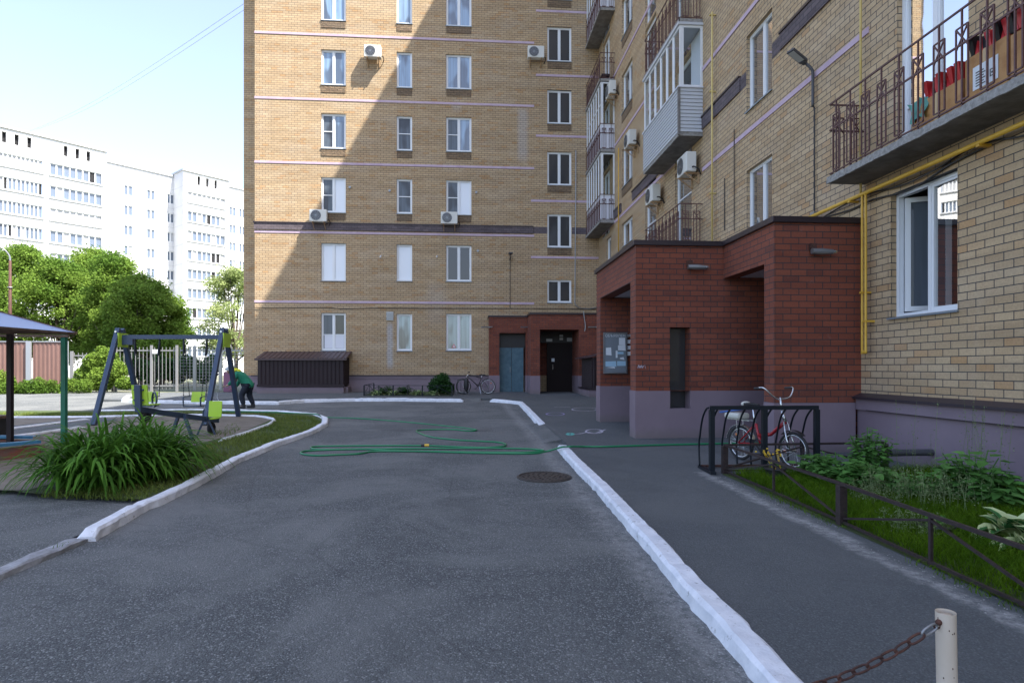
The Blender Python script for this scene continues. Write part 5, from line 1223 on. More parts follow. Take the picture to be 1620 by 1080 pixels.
def hosta(ctr, n, L, wd, label, group=None):
    st = []; di = []; le = []; wi = []
    for i in range(n):
        az = i*2.399+RS.uniform(-.3, .3); el = .25+.95*((i % 7)/7); st.append((ctr.x+RS.normal(0, .03), ctr.y+RS.normal(0, .03), ctr.z)); di.append((math.cos(az)*math.cos(el), math.sin(az)*math.cos(el), math.sin(el))); le.append(L*RS.uniform(.75, 1.15)); wi.append(wd*RS.uniform(.8, 1.15))
    V, Fc, mi = ribbons(st, di, le, wi, 7, .9, .5, True)
    return tag(npmesh('hosta', V, Fc, ['hosta', 'hostaedge'], loc=tuple(ctr), mi=mi), label, 'plant', group)
def gz(px, z, lift=SW): p = camd(px, z); p.z = zr(p.y)+lift; return p
hosta(gz(1606, 4.75), 70, .32, .19, 'pale-edged hosta at the right edge of the grass garden')
hosta(gz(1650, 4.45), 50, .32, .19, 'pale-edged hosta cut off by the right edge of the photo')

# ---------------------------------------------------------------- garden plants
def leafy(name, label, base, h, rad, nst, lsz, leaf='weed', cat='plant', nl=16):
    q = MB(); V = []; Fc = []
    o = thing(name, label, cat, tuple(base)); b = 0
    for i in range(nst):
        a = RS.uniform(0, 6.283); r = rad*math.sqrt(RS.rand()); hh = h*RS.uniform(.6, 1.05)*(1-.35*r/rad)
        top = Vector((base[0]+r*math.cos(a), base[1]+r*math.sin(a), base[2]+hh)); s0 = Vector((base[0]+.25*r*math.cos(a), base[1]+.25*r*math.sin(a), base[2])); pts = catmull([s0, s0.lerp(top, .5)+Vector((0, 0, .05)), top], 4); q.tube(pts, .005, 4)
        for k in range(nl):
            t = .25+.75*k/nl; p = s0.lerp(top, t); az = k*2.4+RS.uniform(-.4, .4); L = lsz*RS.uniform(.7, 1.2)
            d = Vector((math.cos(az), math.sin(az), RS.uniform(-.25, .35))).normalized(); s = d.cross(Vector((0, 0, 1))).normalized(); s = (s+Vector((0, 0, RS.uniform(-.3, .3)))).normalized()
            dn = Vector((0, 0, -1)); p1 = p+d*L*.25
            V += [p1, p1+d*L*.25+s*L*.36, p1+d*L*.65+s*L*.27+dn*L*.06, p1+d*L*1.05+dn*L*.22, p1+d*L*.65-s*L*.27+dn*L*.06, p1+d*L*.25-s*L*.36, p1+d*L*.55+dn*L*.0]
            Fc += [(b, b+1, b+6), (b+1, b+2, b+6), (b+2, b+3, b+6), (b+3, b+4, b+6), (b+4, b+5, b+6), (b+5, b, b+6)]; b += 7
    obj('stems', q, leaf, o); npmesh('foliage', V, Fc, leaf, o); return o
leafy('leafy_plant', 'low broad-leaved plant beside the right end of the bicycle rack', gz(1322, 7.3), .40, .45, 30, .11)
leafy('leafy_plant', 'upright bushy plant standing tallest in front of the lilac plinth', gz(1376, 7.35), .72, .26, 26, .085, nl=22)
leafy('leafy_plant', 'middle broad-leaved plant between the rack and the drain pipe', gz(1362, 6.8), .40, .36, 20, .11)
leafy('leafy_plant', 'pale green broad-leaved plant in the middle of the garden bed', gz(1455, 6.4), .34, .40, 26, .09)
leafy('leafy_plant', 'broad-leaved plant against the plinth right of the drain pipe', gz(1540, 6.2), .66, .30, 20, .13)
leafy('leafy_plant', 'lower spreading plant near the right edge under the plinth', gz(1586, 5.95), .38, .34, 16, .12)
def feathery(label, ctr, rad, n, h, name='wild_grass'):
    q = MB(); V = []; Fc = []; b = 0; o = thing(name, label, 'wild grass', tuple(ctr)); P = []
    for i in range(n):
        a = RS.uniform(0, 6.283); r = rad*math.sqrt(RS.rand()); x, y = ctr.x+r*math.cos(a), ctr.y+r*math.sin(a); hh = h*RS.uniform(.5, 1.1); tp = Vector((x+RS.normal(0, .05), y+RS.normal(0, .05), ctr.z+hh))
        q.tube([(x, y, ctr.z), ((x+tp.x)/2, (y+tp.y)/2, ctr.z+hh*.6), tp], [.0028, .002, .001], 3, cap=False)
        for k in range(26): t = RS.uniform(.3, 1); w_ = .05*(1.15-t)+.008; P.append((x+(tp.x-x)*t+RS.normal(0, w_), y+(tp.y-y)*t+RS.normal(0, w_), ctr.z+hh*t+RS.normal(0, .01)))
    obj('stems', q, 'seed', o); V, Fc = leaves(np.array(P), .022, 1, .45); npmesh('seed_heads', V, Fc, 'seed', o); return o
feathery('feathery pale grass in the middle of the garden bed', gz(1425, 6.3), .34, 40, .36)
feathery('feathery pale grass in front of the broad-leaved plant by the plinth', gz(1500, 5.9), .32, 40, .38)
feathery('feathery weeds below the drain pipe mouth', gz(1390, 6.0), .22, 22, .26)
feathery('short feathery weeds near the thin fence post', gz(1440, 5.0), .22, 30, .22)
feathery('tall thin stalks rising in front of the lilac plinth', gz(1500, 7.0), .5, 14, .95, 'tall_grass')
feathery('tall thin stalks by the right end of the plinth', gz(1575, 6.5), .3, 9, .9, 'tall_grass')
# drain pipe
pY = 7.66; a = atY(1409, 716, pY); b_ = Vector((WX-.04, pY, a.z+.0))
q = MB(); q.tube([a, b_], .045, 16, cap=False); q.tube([a+Vector((.002, 0, 0)), b_], .037, 16, cap=False); q.ring(a, (1, 0, 0), .041, .005, 16, 6); dp = tag(obj('drain_pipe', q, mat('grey_drain', (.06, .062, .065), .6), smooth=True, loc=tuple(b_)), 'short dark drain pipe sticking out of the lilac plinth over the garden', 'pipe')
def planter(name, label, p, r, h):
    o = thing(name, label, 'planter', tuple(p)); q = MB(); q.tube([p, p+Vector((0, 0, h))], [r*.8, r], 18); q.ring(p+Vector((0, 0, h)), (0, 0, 1), r, .012, 20, 6); obj('tub', q, 'black', o); q = MB(); q.cyl(p+Vector((0, 0, h-.02)), p+Vector((0, 0, h+.004)), r*.95, 18); obj('earth', q, 'soil', o)
    P = blobpts([(p.x, p.y, p.z+h+.04, r*.8, r*.8, .05)], 120); V, Fc = leaves(P, .03, 1, .5); npmesh('seedlings', V, Fc, 'weed', o)
    return o
planter('planter', 'black round tub with small plants in the grass behind the thin fence post', gz(1480, 5.0), .13, .09)
planter('planter', 'dark flower tub with tiny yellow flowers inside the fence corner by the bicycle', gz(1226, 7.45), .12, .12)
q = MB(); p = gz(1218, 7.4)
for i in range(16): q.sphere((p.x+RS.uniform(-.16, .16), p.y+RS.uniform(-.1, .1), p.z+.33+RS.uniform(-.04, .04)), .014, .014, .01, 6, 4)
for i in range(8): x, y = RS.uniform(-.1, .12), RS.uniform(-.06, .06); q.tube([(p.x+x*.4+.1, p.y+y, p.z+.1), (p.x+x, p.y+y, p.z+.33)], .003, 3)
tag(obj('yellow_flowers', q, mat('yellow_petals', (.65, .42, .03), .6), loc=tuple(p)), 'small yellow flowers just behind the corner of the low fence', 'flowers')

# low brown fence round the garden
LF = thing('garden_fence', 'low dark brown metal fence with diagonal braces round the grass garden', 'fence', (3.25, 7.5, zr(7.5)+SW))
def low_fence(par, pts, hh, mt, post_w=.06, bottom=True, thin=.022, rail=.026):
    """pts alternate big post / thin post"""
    top = []
    for i, (x, y) in enumerate(pts):
        z = zr(y)+SW; q = MB()
        if i % 2 == 0: q.box(x-post_w/2, x+post_w/2, y-post_w/2, y+post_w/2, z-.05, z+hh)
        else: q.box(x-thin/2, x+thin/2, y-thin/2, y+thin/2, z+.02, z+hh)
        obj('post', q, mt, par); top.append(Vector((x, y, z)))
    q = MB(); q2 = MB()
    for a, b in zip(top, top[1:]): q.bar(a+Vector((0, 0, hh+rail/2)), b+Vector((0, 0, hh+rail/2)), rail); q2.bar(a+Vector((0, 0, .035)), b+Vector((0, 0, .035)), rail*.8) if bottom else None
    obj('top_rail', q, mt, par)
    if bottom: obj('bottom_rail', q2, mt, par)
    q = MB()
    for i, (a, b) in enumerate(zip(top, top[1:])):
        if i % 2 == 0: q.bar(a+Vector((0, 0, .06)), b+Vector((0, 0, hh-.02)), thin*.8)
        else: q.bar(a+Vector((0, 0, hh-.02)), b+Vector((0, 0, .06)), thin*.8)
    obj('brace', q, mt, par)
low_fence(LF, [(3.28, 7.55), (3.28, 6.3), (3.27, 5.1), (3.23, 4.02), (3.20, 2.95), (3.18, 1.85), (3.16, .75), (3.15, -.4)], .35, 'brownmetal', .066)
low_fence(LF, [(3.28, 7.57), (4.35, 7.6), (5.5, 7.63)], .35, 'brownmetal', .05)

# ---------------------------------------------------------------- bicycle rack
BR = thing('bicycle_rack', 'dark blue-black bicycle rack of curved bars on the pavement by the porch', 'bicycle rack', tuple(gz(1209, 7.8)))
ra, rb = gz(1124, 7.78), gz(1294, 7.85); rh = .84; bd = Vector((sa*.0, 1, 0)); bd = Vector((sa, ca, 0))
q = MB(); q.bar(ra+Vector((0, 0, rh)), rb+Vector((0, 0, rh)), .05); obj('top_bar', q, 'blackmetal', BR)
for t in (0.012, .5, .988): p = ra.lerp(rb, t); q = MB(); q.box(p.x-.03, p.x+.03, p.y-.03, p.y+.03, p.z, p.z+rh-.025); obj('post', q, 'blackmetal', BR)
arcs = [(1121-1124)/170, (1139-1124)/170, (1159-1124)/170, (1183-1124)/170, (1206-1124)/170, (1225-1124)/170, (1248-1124)/170, (1268-1124)/170, (1290-1124)/170]
for t in arcs:
    p = ra.lerp(rb, t); q = MB(); Z = Vector((0, 0, 1))
    q.tube(catmull([p+Z*rh, p+bd*.1+Z*(rh-.03), p+bd*.25+Z*(rh-.16), p+bd*.36+Z*(rh-.40), p+bd*.40+Z*.3, p+bd*.37+Z*.04], 5), .013, 8); obj('curved_bar', q, 'blackmetal', BR, smooth=True)
q = MB(); q.bar(ra+bd*.37+Vector((0, 0, .035)), rb+bd*.37+Vector((0, 0, .035)), .04, .03); obj('bottom_bar', q, 'rust', BR)
for p in (ra, rb): q = MB(); q.bar(p-bd*.12+Vector((0, 0, .02)), p+bd*.42+Vector((0, 0, .02)), .07, .035); obj('foot', q, 'blackmetal', BR)

# ---------------------------------------------------------------- bicycles
def bicycle(label, rear, rz, r=.25, wb=.95, frame='redpaint', seat_h=.84, bar_h=1.06, kind='fold', group='bicycles'):
    o = thing('bicycle', label, 'bicycle', tuple(rear), rz, group); K = dict(world=False)
    for i, x in enumerate((0, wb)):
        q = MB(); q.ring((x, 0, r), (0, 1, 0), r-.02, .02, 36, 8); wr = obj('wheel', q, 'rubber', o, smooth=True, **K)
        q = MB(); q.ring((x, 0, r), (0, 1, 0), r-.045, .010, 36, 6); obj('rim', q, 'steel', wr, smooth=True, **K)
        q = MB()
        for k in range(28): t = k*2*math.pi/28; s = .025*(1 if k % 2 else -1); q.tube([(x+.02*math.cos(t+.5), s, r+.02*math.sin(t+.5)), (x+(r-.05)*math.cos(t), 0, r+(r-.05)*math.sin(t))], .0014, 3)
        q.cyl((x, -.04, r), (x, .04, r), .018); obj('spokes', q, 'steel', wr, **K)
        q = MB(); t = 2.3+i; q.sphere((x+.6*r*math.cos(t), .012, r+.6*r*math.sin(t)), .028, .006, .02, 8, 6); obj('reflector', q, 'orange', wr, **K)
    bb = (wb*.40, 0, r+.02); st_t = (wb*.24, 0, seat_h-.12); hd_b = (wb*.86, 0, r*2+.12); hd_t = (wb*.80, 0, r*2+.26 if kind == 'fold' else .84)
    q = MB()
    if kind == 'fold':
        q.tube([hd_b, (wb*.6, 0, r+.18), (wb*.38, 0, r+.14)], .026, 8); q.tube([bb, (wb*.31, 0, r+.30)], .018, 8); q.tube([bb, (wb*.38, 0, r+.14)], .02, 8)
    else:
        q.tube([hd_t, (wb*.27, 0, seat_h-.16)], .018, 8); q.tube([hd_b, bb], .02, 8); q.tube([bb, (wb*.25, 0, seat_h-.12)], .016, 8)
    for s in (-.05, .05): q.tube([(0, s, r), (bb[0], s*.4, bb[2])], .010, 6); q.tube([(0, s, r), (wb*.29, s*.3, r+.28 if kind == 'fold' else seat_h-.2)], .010, 6)
    obj('frame', q, frame, o, smooth=True, **K)
    q = MB(); q.tube([hd_b, hd_t], .022, 8); q.tube([hd_t, (wb*.77, 0, bar_h-.12)], .014, 8)
    for s in (-.05, .05): q.tube([(hd_b[0], s*.6, hd_b[2]), (wb*.93, s, r*1.6), (wb, s, r)], .012, 6)
    obj('fork', q, 'steel', o, smooth=True, **K)
    q = MB(); sx = wb*.77; hb = bar_h-.14
    q.tube(catmull([(sx-.16, -.27, bar_h), (sx-.03, -.26, bar_h+.01), (sx+.03, -.14, hb+.03), (sx, 0, hb), (sx+.03, .14, hb+.03), (sx-.03, .26, bar_h+.01), (sx-.16, .27, bar_h)] if kind == 'fold' else [(sx, -.29, bar_h), (sx, 0, bar_h-.05), (sx, .29, bar_h)], 6), .011, 8)
    h = obj('handlebar', q, 'steel' if kind == 'fold' else 'black', o, smooth=True, **K)
    for s in (-1, 1): q = MB(); q.cyl((sx-.05, s*.268, bar_h+.008), (sx-.18, s*.275, bar_h), .016) if kind == 'fold' else q.cyl((sx, s*.2, bar_h-.02), (sx, s*.3, bar_h), .016); obj('grip', q, 'black', h, **K)
    q = MB(); q.tube([(wb*.31, 0, r+.2), (wb*.24, 0, seat_h-.03)], .013, 8); obj('seat_post', q, 'steel', o, smooth=True, **K)
    q = MB(); c = wb*.22; q.add([(c-.13, -.08, seat_h), (c-.13, .08, seat_h), (c+.02, .04, seat_h), (c+.15, .018, seat_h-.01), (c+.15, -.018, seat_h-.01), (c+.02, -.04, seat_h), (c-.12, -.07, seat_h-.06), (c-.12, .07, seat_h-.06), (c+.02, .03, seat_h-.04), (c+.15, .012, seat_h-.035), (c+.15, -.012, seat_h-.035), (c+.02, -.03, seat_h-.04)],
        [(0, 1, 2, 3, 4, 5), (11, 10, 9, 8, 7, 6), (0, 6, 7, 1), (1, 7, 8, 2), (2, 8, 9, 3), (3, 9, 10, 4), (4, 10, 11, 5), (5, 11, 6, 0)]); obj('saddle', q, 'black', o, bev=.012, **K)
    if kind == 'fold': q = MB(); q.sphere((c-.11, 0, seat_h-.02), .045, .085, .04, 12, 8); obj('saddle_cover', q, 'creambag', o, smooth=True, **K)
    q = MB(); q.ring((bb[0], -.05, bb[2]), (0, 1, 0), .075, .006, 24, 6); q.bar((bb[0], -.08, bb[2]), (bb[0]+.12, -.09, bb[2]-.12), .018); q.bar((bb[0], .06, bb[2]), (bb[0]-.12, .09, bb[2]+.12), .018); q.box(bb[0]+.08, bb[0]+.17, -.17, -.09, bb[2]-.135, bb[2]-.11); q.box(bb[0]-.17, bb[0]-.08, .09, .17, bb[2]+.11, bb[2]+.135)
    q.tube([(0, -.05, r+.03), (bb[0], -.05, bb[2]+.075)], .004, 4); q.tube([(0, -.05, r-.03), (bb[0], -.05, bb[2]-.075)], .004, 4); obj('crank', q, 'black', o, **K)
    q = MB(); q.tube([(bb[0]-.06, .04, r), (bb[0]-.12, .16, .02)], .009, 6); obj('kickstand', q, 'steel', o, **K)
    if kind == 'fold':
        for x, a0_, a1_ in ((0, .3, 3.0), (wb, .9, 2.3)):
            q = MB(); n = 12
            for k in range(n):
                t0 = a0_+(a1_-a0_)*k/n; t1 = a0_+(a1_-a0_)*(k+1)/n; R_ = r+.018
                q.hexa([(x+R_*math.cos(t0), -.03, r+R_*math.sin(t0)), (x+R_*math.cos(t0), .03, r+R_*math.sin(t0)), (x+R_*math.cos(t1), .03, r+R_*math.sin(t1)), (x+R_*math.cos(t1), -.03, r+R_*math.sin(t1)), (x+(R_+.004)*math.cos(t0), -.03, r+(R_+.004)*math.sin(t0)), (x+(R_+.004)*math.cos(t0), .03, r+(R_+.004)*math.sin(t0)), (x+(R_+.004)*math.cos(t1), .03, r+(R_+.004)*math.sin(t1)), (x+(R_+.004)*math.cos(t1), -.03, r+(R_+.004)*math.sin(t1))])
            obj('mudguard', q, 'steel' if x == 0 else 'black', o, **K)
        q = MB()
        for s in (-.07, 0, .07): q.bar((-.2, s, 2*r+.09), (wb*.25, s, 2*r+.09), .012)
        for s in (-.06, .06): q.bar((-.02, s, 2*r+.09), (0, s, r), .010)
        obj('luggage_rack', q, 'steel', o, **K)
    return o
bk = bicycle('red and silver folding bicycle with raised handlebar parked in the rack', gz(1172, 8.85), R(-72))
p = gz(1168, 8.85); q = MB(); q.box(-.18, .12, -.11, .11, .60, .69); bg_ = thing('shopping_bag', 'crumpled cream bag with red and blue stripes on the bicycle rack of the red bicycle', 'bag', tuple(p), R(-72))
obj('bag_body', q, 'creambag', bg_, bev=.03, world=False); q = MB(); q.bar((-.26, -.10, .68), (.15, -.04, .75), .05, .02); obj('blue_stripe', q, 'bluebag', bg_, world=False, bev=.006); q = MB(); q.bar((-.2, .0, .70), (.16, .05, .76), .05, .02); obj('red_stripe', q, 'redplastic', bg_, world=False, bev=.006)
bicycle('dark mountain bicycle leaning by the far wall near the teal door', camd(772, 26.2, zr(26.2)+SW), R(180-4), r=.33, wb=1.06, frame='black', seat_h=.86, bar_h=.96, kind='mtb')
wr_ = thing('bicycle_stand', 'small dark metal stand between the round bush and the far bicycle', 'stand', tuple(gz(728, 26.0)))
q = MB(); a = gz(724, 26.0)
for i in range(4): x = a.x+i*.14; q.bar((x, a.y, a.z), (x, a.y, a.z+.62), .02)
obj('upright', q, 'blackmetal', wr_); q = MB(); q.bar((a.x, a.y, a.z+.62), (a.x+.42, a.y, a.z+.62), .025); q.bar((a.x, a.y, a.z+.05), (a.x+.42, a.y, a.z+.05), .03); obj('rail', q, 'blackmetal', wr_)
q = MB(); q.sphere((0, 0, 0), .1, .08, .32, 12, 8); p = gz(738, 25.7); tag(obj('hanging_bag', ([(v[0]+p.x, v[1]+p.y, v[2]+p.z+.42) for v in q.v], q.f), 'black', smooth=True, loc=tuple(p)), 'black bag hanging from the handlebar of the far bicycle', 'bag')

# ---------------------------------------------------------------- flowerbed at the far wall
fa = gz(576, 24.9); fb = gz(715, 24.6)
FL = thing('garden_fence', 'small low black fence round the flowerbed at the foot of the far wall', 'fence', tuple(fa))
n = 6; pts = [(fa.x+(fb.x-fa.x)*i/n, fa.y+(fb.y-fa.y)*i/n) for i in range(n+1)]
low_fence(FL, pts, .42, 'blackmetal', .05, True, .02, .02); low_fence(FL, [(fa.x, fa.y+.03), (fa.x+.02, fa.y+1.2), (fa.x+.03, fa.y+2.4)], .42, 'blackmetal', .05, True, .02, .02)
low_fence(FL, [(fb.x, fb.y+.03), (fb.x+.02, fb.y+1.2), (fb.x+.03, fb.y+2.4)], .42, 'blackmetal', .05, True, .02, .02)
sheet('flowerbed_soil', [(fa.x, fa.y), (fb.x, fb.y), (fb.x, 28.3), (fa.x, 28.3)], SW+.01, 'lawn')
p = gz(697, 25.5); bush('round_bush', 'round dark bush beside the far bicycle', [(p.x, p.y, p.z+.45, .46, .4, .42), (p.x+.1, p.y, p.z+.7, .26, .25, .25), (p.x-.25, p.y, p.z+.35, .3, .3, .3), (p.x+.3, p.y, p.z+.3, .28, .3, .28)], 5200, 'leafdark', .07, base=tuple(p))
for px, l in ((597, 'leftmost pale hosta in the far flowerbed'), (623, 'second pale hosta in the far flowerbed'), (661, 'pale hosta just left of the bush in the far flowerbed'), (686, 'pale hosta in front of the round bush')): hosta(gz(px, 25.1), 26, .34, .12, l, 'hostas in the far flowerbed')
for px, l in ((609, 'spiky green plant between the two left hostas'), (640, 'loose leafy plant in the middle of the far flowerbed')):
    p = gz(px, 25.4); leafy('leafy_plant', l, p, .5, .35, 16, .12, 'leafdark')

# ---------------------------------------------------------------- manhole, hose, chalk
p = atG(861, 754, .006); MH = thing('manhole_cover', 'round rusty iron manhole cover in the road', 'manhole', tuple(p))
q = MB(); q.cyl(p+Vector((0, 0, -.02)), p+Vector((0, 0, .004)), .36, 40); q.ring(p+Vector((0, 0, .006)), (0, 0, 1), .335, .012, 40, 6); obj('rim', q, 'castiron', MH)
q = MB()
for rr in (.07, .14, .21, .28):
    n = int(rr*70)
    for k in range(n): t = k*2*math.pi/n; q.box(p.x+rr*math.cos(t)-.014, p.x+rr*math.cos(t)+.014, p.y+rr*math.sin(t)-.014, p.y+rr*math.sin(t)+.014, p.z+.004, p.z+.014)
obj('lid', q, 'castiron', MH)
def z6(l): return [(x/3.115+440, y/3.115+620) for x, y in l]
path = z6([(2700, 250), (2300, 252), (2050, 256), (1750, 264), (1620, 268), (1500, 268), (1450, 268), (1420, 269), (1395, 271), (1330, 290), (1250, 302), (1000, 300), (700, 292), (480, 292), (400, 303), (300, 308), (180, 312), (115, 303), (125, 292), (200, 286), (400, 281), (800, 277), (1150, 277), (1300, 285), (1280, 293), (1150, 297), (800, 293), (560, 288), (420, 281), (240, 283), (168, 278), (200, 267), (500, 264), (730, 264), (900, 270), (1040, 272), (1120, 264), (1085, 247), (900, 237), (760, 222), (690, 198), (700, 187), (850, 184), (940, 191), (978, 187), (930, 178), (760, 160), (600, 145), (400, 130), (235, 124)])
def onsurf(px, py):
    r = atG(px, py, .015)
    kx = 1.70
    if r.x > 2.0: return atG(px, py, SW+.02)
    if 1.45 < r.x <= 2.0: return atG(px, py, .125)
    return r
hp = [onsurf(*q_) for q_ in path]
HS_ = thing('garden_hose', 'long green hose looped back and forth across the road', 'hose', tuple(hp[0]))
last = hp[-1]; extra = [(500, 655), (470, 653.5), (430, 652), (395, 651), (366, 651), (350, 650), (341, 648.5)]
hp2 = hp+[atG(x, y, .16 if x > 490 else .09) for x, y in extra]
q = MB(); q.tube(catmull(hp2, 6), .016, 6); obj('tube', q, 'hose', HS_, smooth=True)
p = onsurf(*z6([(733, 264)])[0]); q = MB(); q.cyl(p+Vector((-.10, 0, .006)), p+Vector((-.02, 0, .006)), .024, 10); q.cyl(p+Vector((.0, 0, .006)), p+Vector((.09, .0, .006)), .02, 10); obj('coupling', q, 'black', HS_); q = MB(); q.cyl(p+Vector((-.04, 0, .006)), p+Vector((.04, 0, .006)), .028, 10); obj('coupling_ring', q, 'brass', HS_)
def chalk(label, curves, ms):
    c0_ = atG(*curves[0][0], SW+.004); o = thing('chalk_drawing', label, 'chalk drawing', tuple(c0_), group='chalk drawings on the pavement')
    for cv, m_ in zip(curves, ms):
        q = MB(); pts = catmull([atG(x, y, SW+.004) for x, y in cv], 5)
        for a, b in zip(pts, pts[1:]):
            d = (b-a); 
            if d.length < 1e-5: continue
            s = Vector((d.y, -d.x, 0)).normalized()*RS.uniform(.014, .03); q.quad(a-s, b-s, b+s, a+s)
        obj('chalk_line', q, m_, o)
def oval(cx, cy, rx, ry, n=14): return [(cx+rx*math.cos(i*2*math.pi/n), cy+ry*math.sin(i*2*math.pi/n)) for i in range(n+1)]
chalk('violet chalk oval nearest the kerb end', [oval(878.5, 654.6, 14, 2.2)], ['chalkp'])
chalk('white chalk oval beside the porch pier with a thin trailing line', [oval(925, 647.3, 20, 2.7), [(876, 643.3), (890, 643.6), (902, 643.3)], [(905, 648), (918, 649), (934, 649.5)]], ['chalkw']*3)
chalk('green and white chalk figure near the front porch corner', [oval(902, 686.3, 5, 2), oval(902, 686.5, 3, 1.1), [(908, 686.5), (918, 685.6), (928, 683.3)], oval(940, 682, 13, 3.4), [(930, 683), (942, 684.5), (955, 680), (958, 679)]], ['chalkg', 'chalkg', 'chalkw', 'chalkw', 'chalkw'])

# ---------------------------------------------------------------- bollard and chain
bp = gz(1500, 2.3); BO = thing('bollard', 'short leaning cream-painted post with rust spots at the bottom right corner', 'bollard', tuple(bp))
tpz = EYE-(967-582)/F*2.3; tp = camd(1496, 2.3, tpz)
q = MB(); q.tube([bp, bp.lerp(tp, .5), tp], .034, 20, cap=False); q.tube([tp-Vector((0, 0, .05)), tp-Vector((0, 0, .012))], .030, 16); obj('tube', q, 'bollard', BO, smooth=True)
q = MB(); k = tp+Vector((-.036, -.01, -.035)); q.sphere(k, .012, .012, .012, 10, 6); q.bar(k, k+Vector((.03, 0, 0)), .01); q.ring(k+Vector((-.005, 0, -.012)), (0, 1, .2), .013, .0035, 14, 6); obj('eye_bolt', q, 'rust', BO)
q = MB()
for i in range(9): t = RS.uniform(.1, .98); a = RS.uniform(2.6, 5.4); c = bp.lerp(tp, t); q.sphere((c.x+.0335*math.cos(a), c.y+.0335*math.sin(a), c.z), .0022, .0022, RS.uniform(.002, .006), 6, 4)
obj('rust_spot', q, 'rust', BO)
ce = camd(1235, 2.15, EYE-(1100-582)/F*2.15); cs = k+Vector((-.01, 0, -.012)); CH = thing('chain', 'rusty chain hanging from the cream bollard down towards the road', 'chain', tuple(cs))
L = (ce-cs).length; pitch = .062; n = int(L/pitch); pr = cs
for i in range(n+8):
    t = (i+.5)/n; c = cs.lerp(ce, t); c.z -= .035*math.sin(math.pi*min(t, 1)); t2 = (i+1.5)/n; c2 = cs.lerp(ce, t2); c2.z -= .035*math.sin(math.pi*min(t2, 1)); d = (c2-c).normalized()
    up = Vector((0, 0, 1)); s = d.cross(up).normalized(); s = s if i % 2 else s.cross(d).normalized(); s = (s+Vector((0, 0, .25))).normalized()
    q = MB(); hl, hw_ = .036, .0135; pts = []
    for k2 in range(16): a = k2*2*math.pi/16; ex = hl*(1 if math.cos(a) > 0 else -1)*abs(math.cos(a))**.6; pts.append(c+d*(ex)+s*hw_*math.sin(a)*1.0)
    q.tube(pts, .0046, 6, close=True); obj('chain_link', q, 'rust' if i else 'metalg', CH, smooth=True)

# ---------------------------------------------------------------- playground: swing
def gl(px, z, lift=.055): p = camd(px, z); p.z = zr(p.y)+lift; return p
SWG = thing('swing_set', 'navy A-frame swing set with lime end plates', 'swing', tuple(gl(255, 14.8)))
def frame(n1, f1, tpx_, tz, ytop):
    top = camd(tpx_, tz); top.z = EYE+(582-ytop)/F*tz
    for b, s in ((n1, -.07), (f1, .07)):
        q = MB(); q.bar(b, top+Vector((0, s, 0)), .105, .105, up=(0, 1, 0)); obj('leg', q, 'swing', SWG, bev=.01)
    return top
tl = frame(gl(148, 13.7), gl(224, 15.9), 190, 14.8, 520); tr_ = frame(gl(324, 13.7), gl(377.5, 15.9), 354.5, 14.8, 520)
q = MB(); q.bar(tl+Vector((.0, 0, -.2)), tr_+Vector((0, 0, -.2)), .10, .10); obj('top_beam', q, 'swing', SWG)
for tp_ in (tl, tr_):
    q = MB(); q.bar(tp_+Vector((.06, -.2, -.28)), tp_+Vector((.06, .22, -.28)), .03, .34); obj('end_plate', q, 'lime', SWG)
    q = MB()
    for dz in (-.08, -.3): q.cyl(tp_+Vector((0, -.16, dz)), tp_+Vector((0, -.20, dz)), .025, 8)
    obj('bolt', q, 'steel', SWG)
q = MB(); c_ = tl+Vector((.12, 0, -.27)); q.box(c_.x-.05, c_.x+.2, c_.y-.06, c_.y+.06, c_.z-.12, c_.z+.08); obj('bracket', q, 'swing', SWG)
zbm = tl.z-.25
def seat(pxa, pxb, lab):
    za = 14.8; a = camd(pxa, za); b = camd(pxb, za); sx0, sx1 = a.x, b.x; yy = (a.y+b.y)/2; zs = zr(yy)+.42
    q = MB(); m0 = (sx0+sx1)/2; hw_ = (sx1-sx0)*.36
    q.box(m0-hw_, m0+hw_, yy-.16, yy+.14, zs-.02, zs+.01); o = obj('swing_seat', q, 'swing', SWG)
    q = MB(); q.hexa([(m0-hw_*.8, yy+.13, zs+.08), (m0+hw_*.8, yy+.13, zs+.08), (m0+hw_*.8, yy+.15, zs+.08), (m0-hw_*.8, yy+.15, zs+.08), (m0-hw_*.8, yy+.18, zs+.33), (m0+hw_*.8, yy+.18, zs+.33), (m0+hw_*.8, yy+.2, zs+.33), (m0-hw_*.8, yy+.2, zs+.33)]); obj('backrest', q, 'lime', o)
    for s in (-1, 1):
        x = m0+s*hw_; q = MB(); q.tube(catmull([(x, yy-.18, zs-.01), (x, yy-.2, zs+.18), (x, yy-.1, zs+.22), (x, yy+.14, zs+.22)], 4), .013, 6); obj('armrest', q, 'swing', o)
        xt = (sx0, 0, sx1)[s+1]
        for e in (-.17, .15):
            q = MB(); A_ = Vector((xt, yy, zbm)); B_ = Vector((x, yy+e, zs+(0 if e < 0 else .2))); mpt = A_.lerp(B_, .25); q.bar(A_, mpt, .03); nlk = 30
            for k in range(nlk): p_ = mpt.lerp(B_, (k+.5)/nlk); q.bar(mpt.lerp(B_, k/nlk), mpt.lerp(B_, (k+.8)/nlk), .022 if k % 2 else .008, .008 if k % 2 else .022)
            obj('chain', q, 'blackmetal', o)
seat(214, 252, 'left lime-backed swing seat hanging near the seesaw post'); seat(291, 327, 'right lime-backed swing seat hanging in mid-frame')
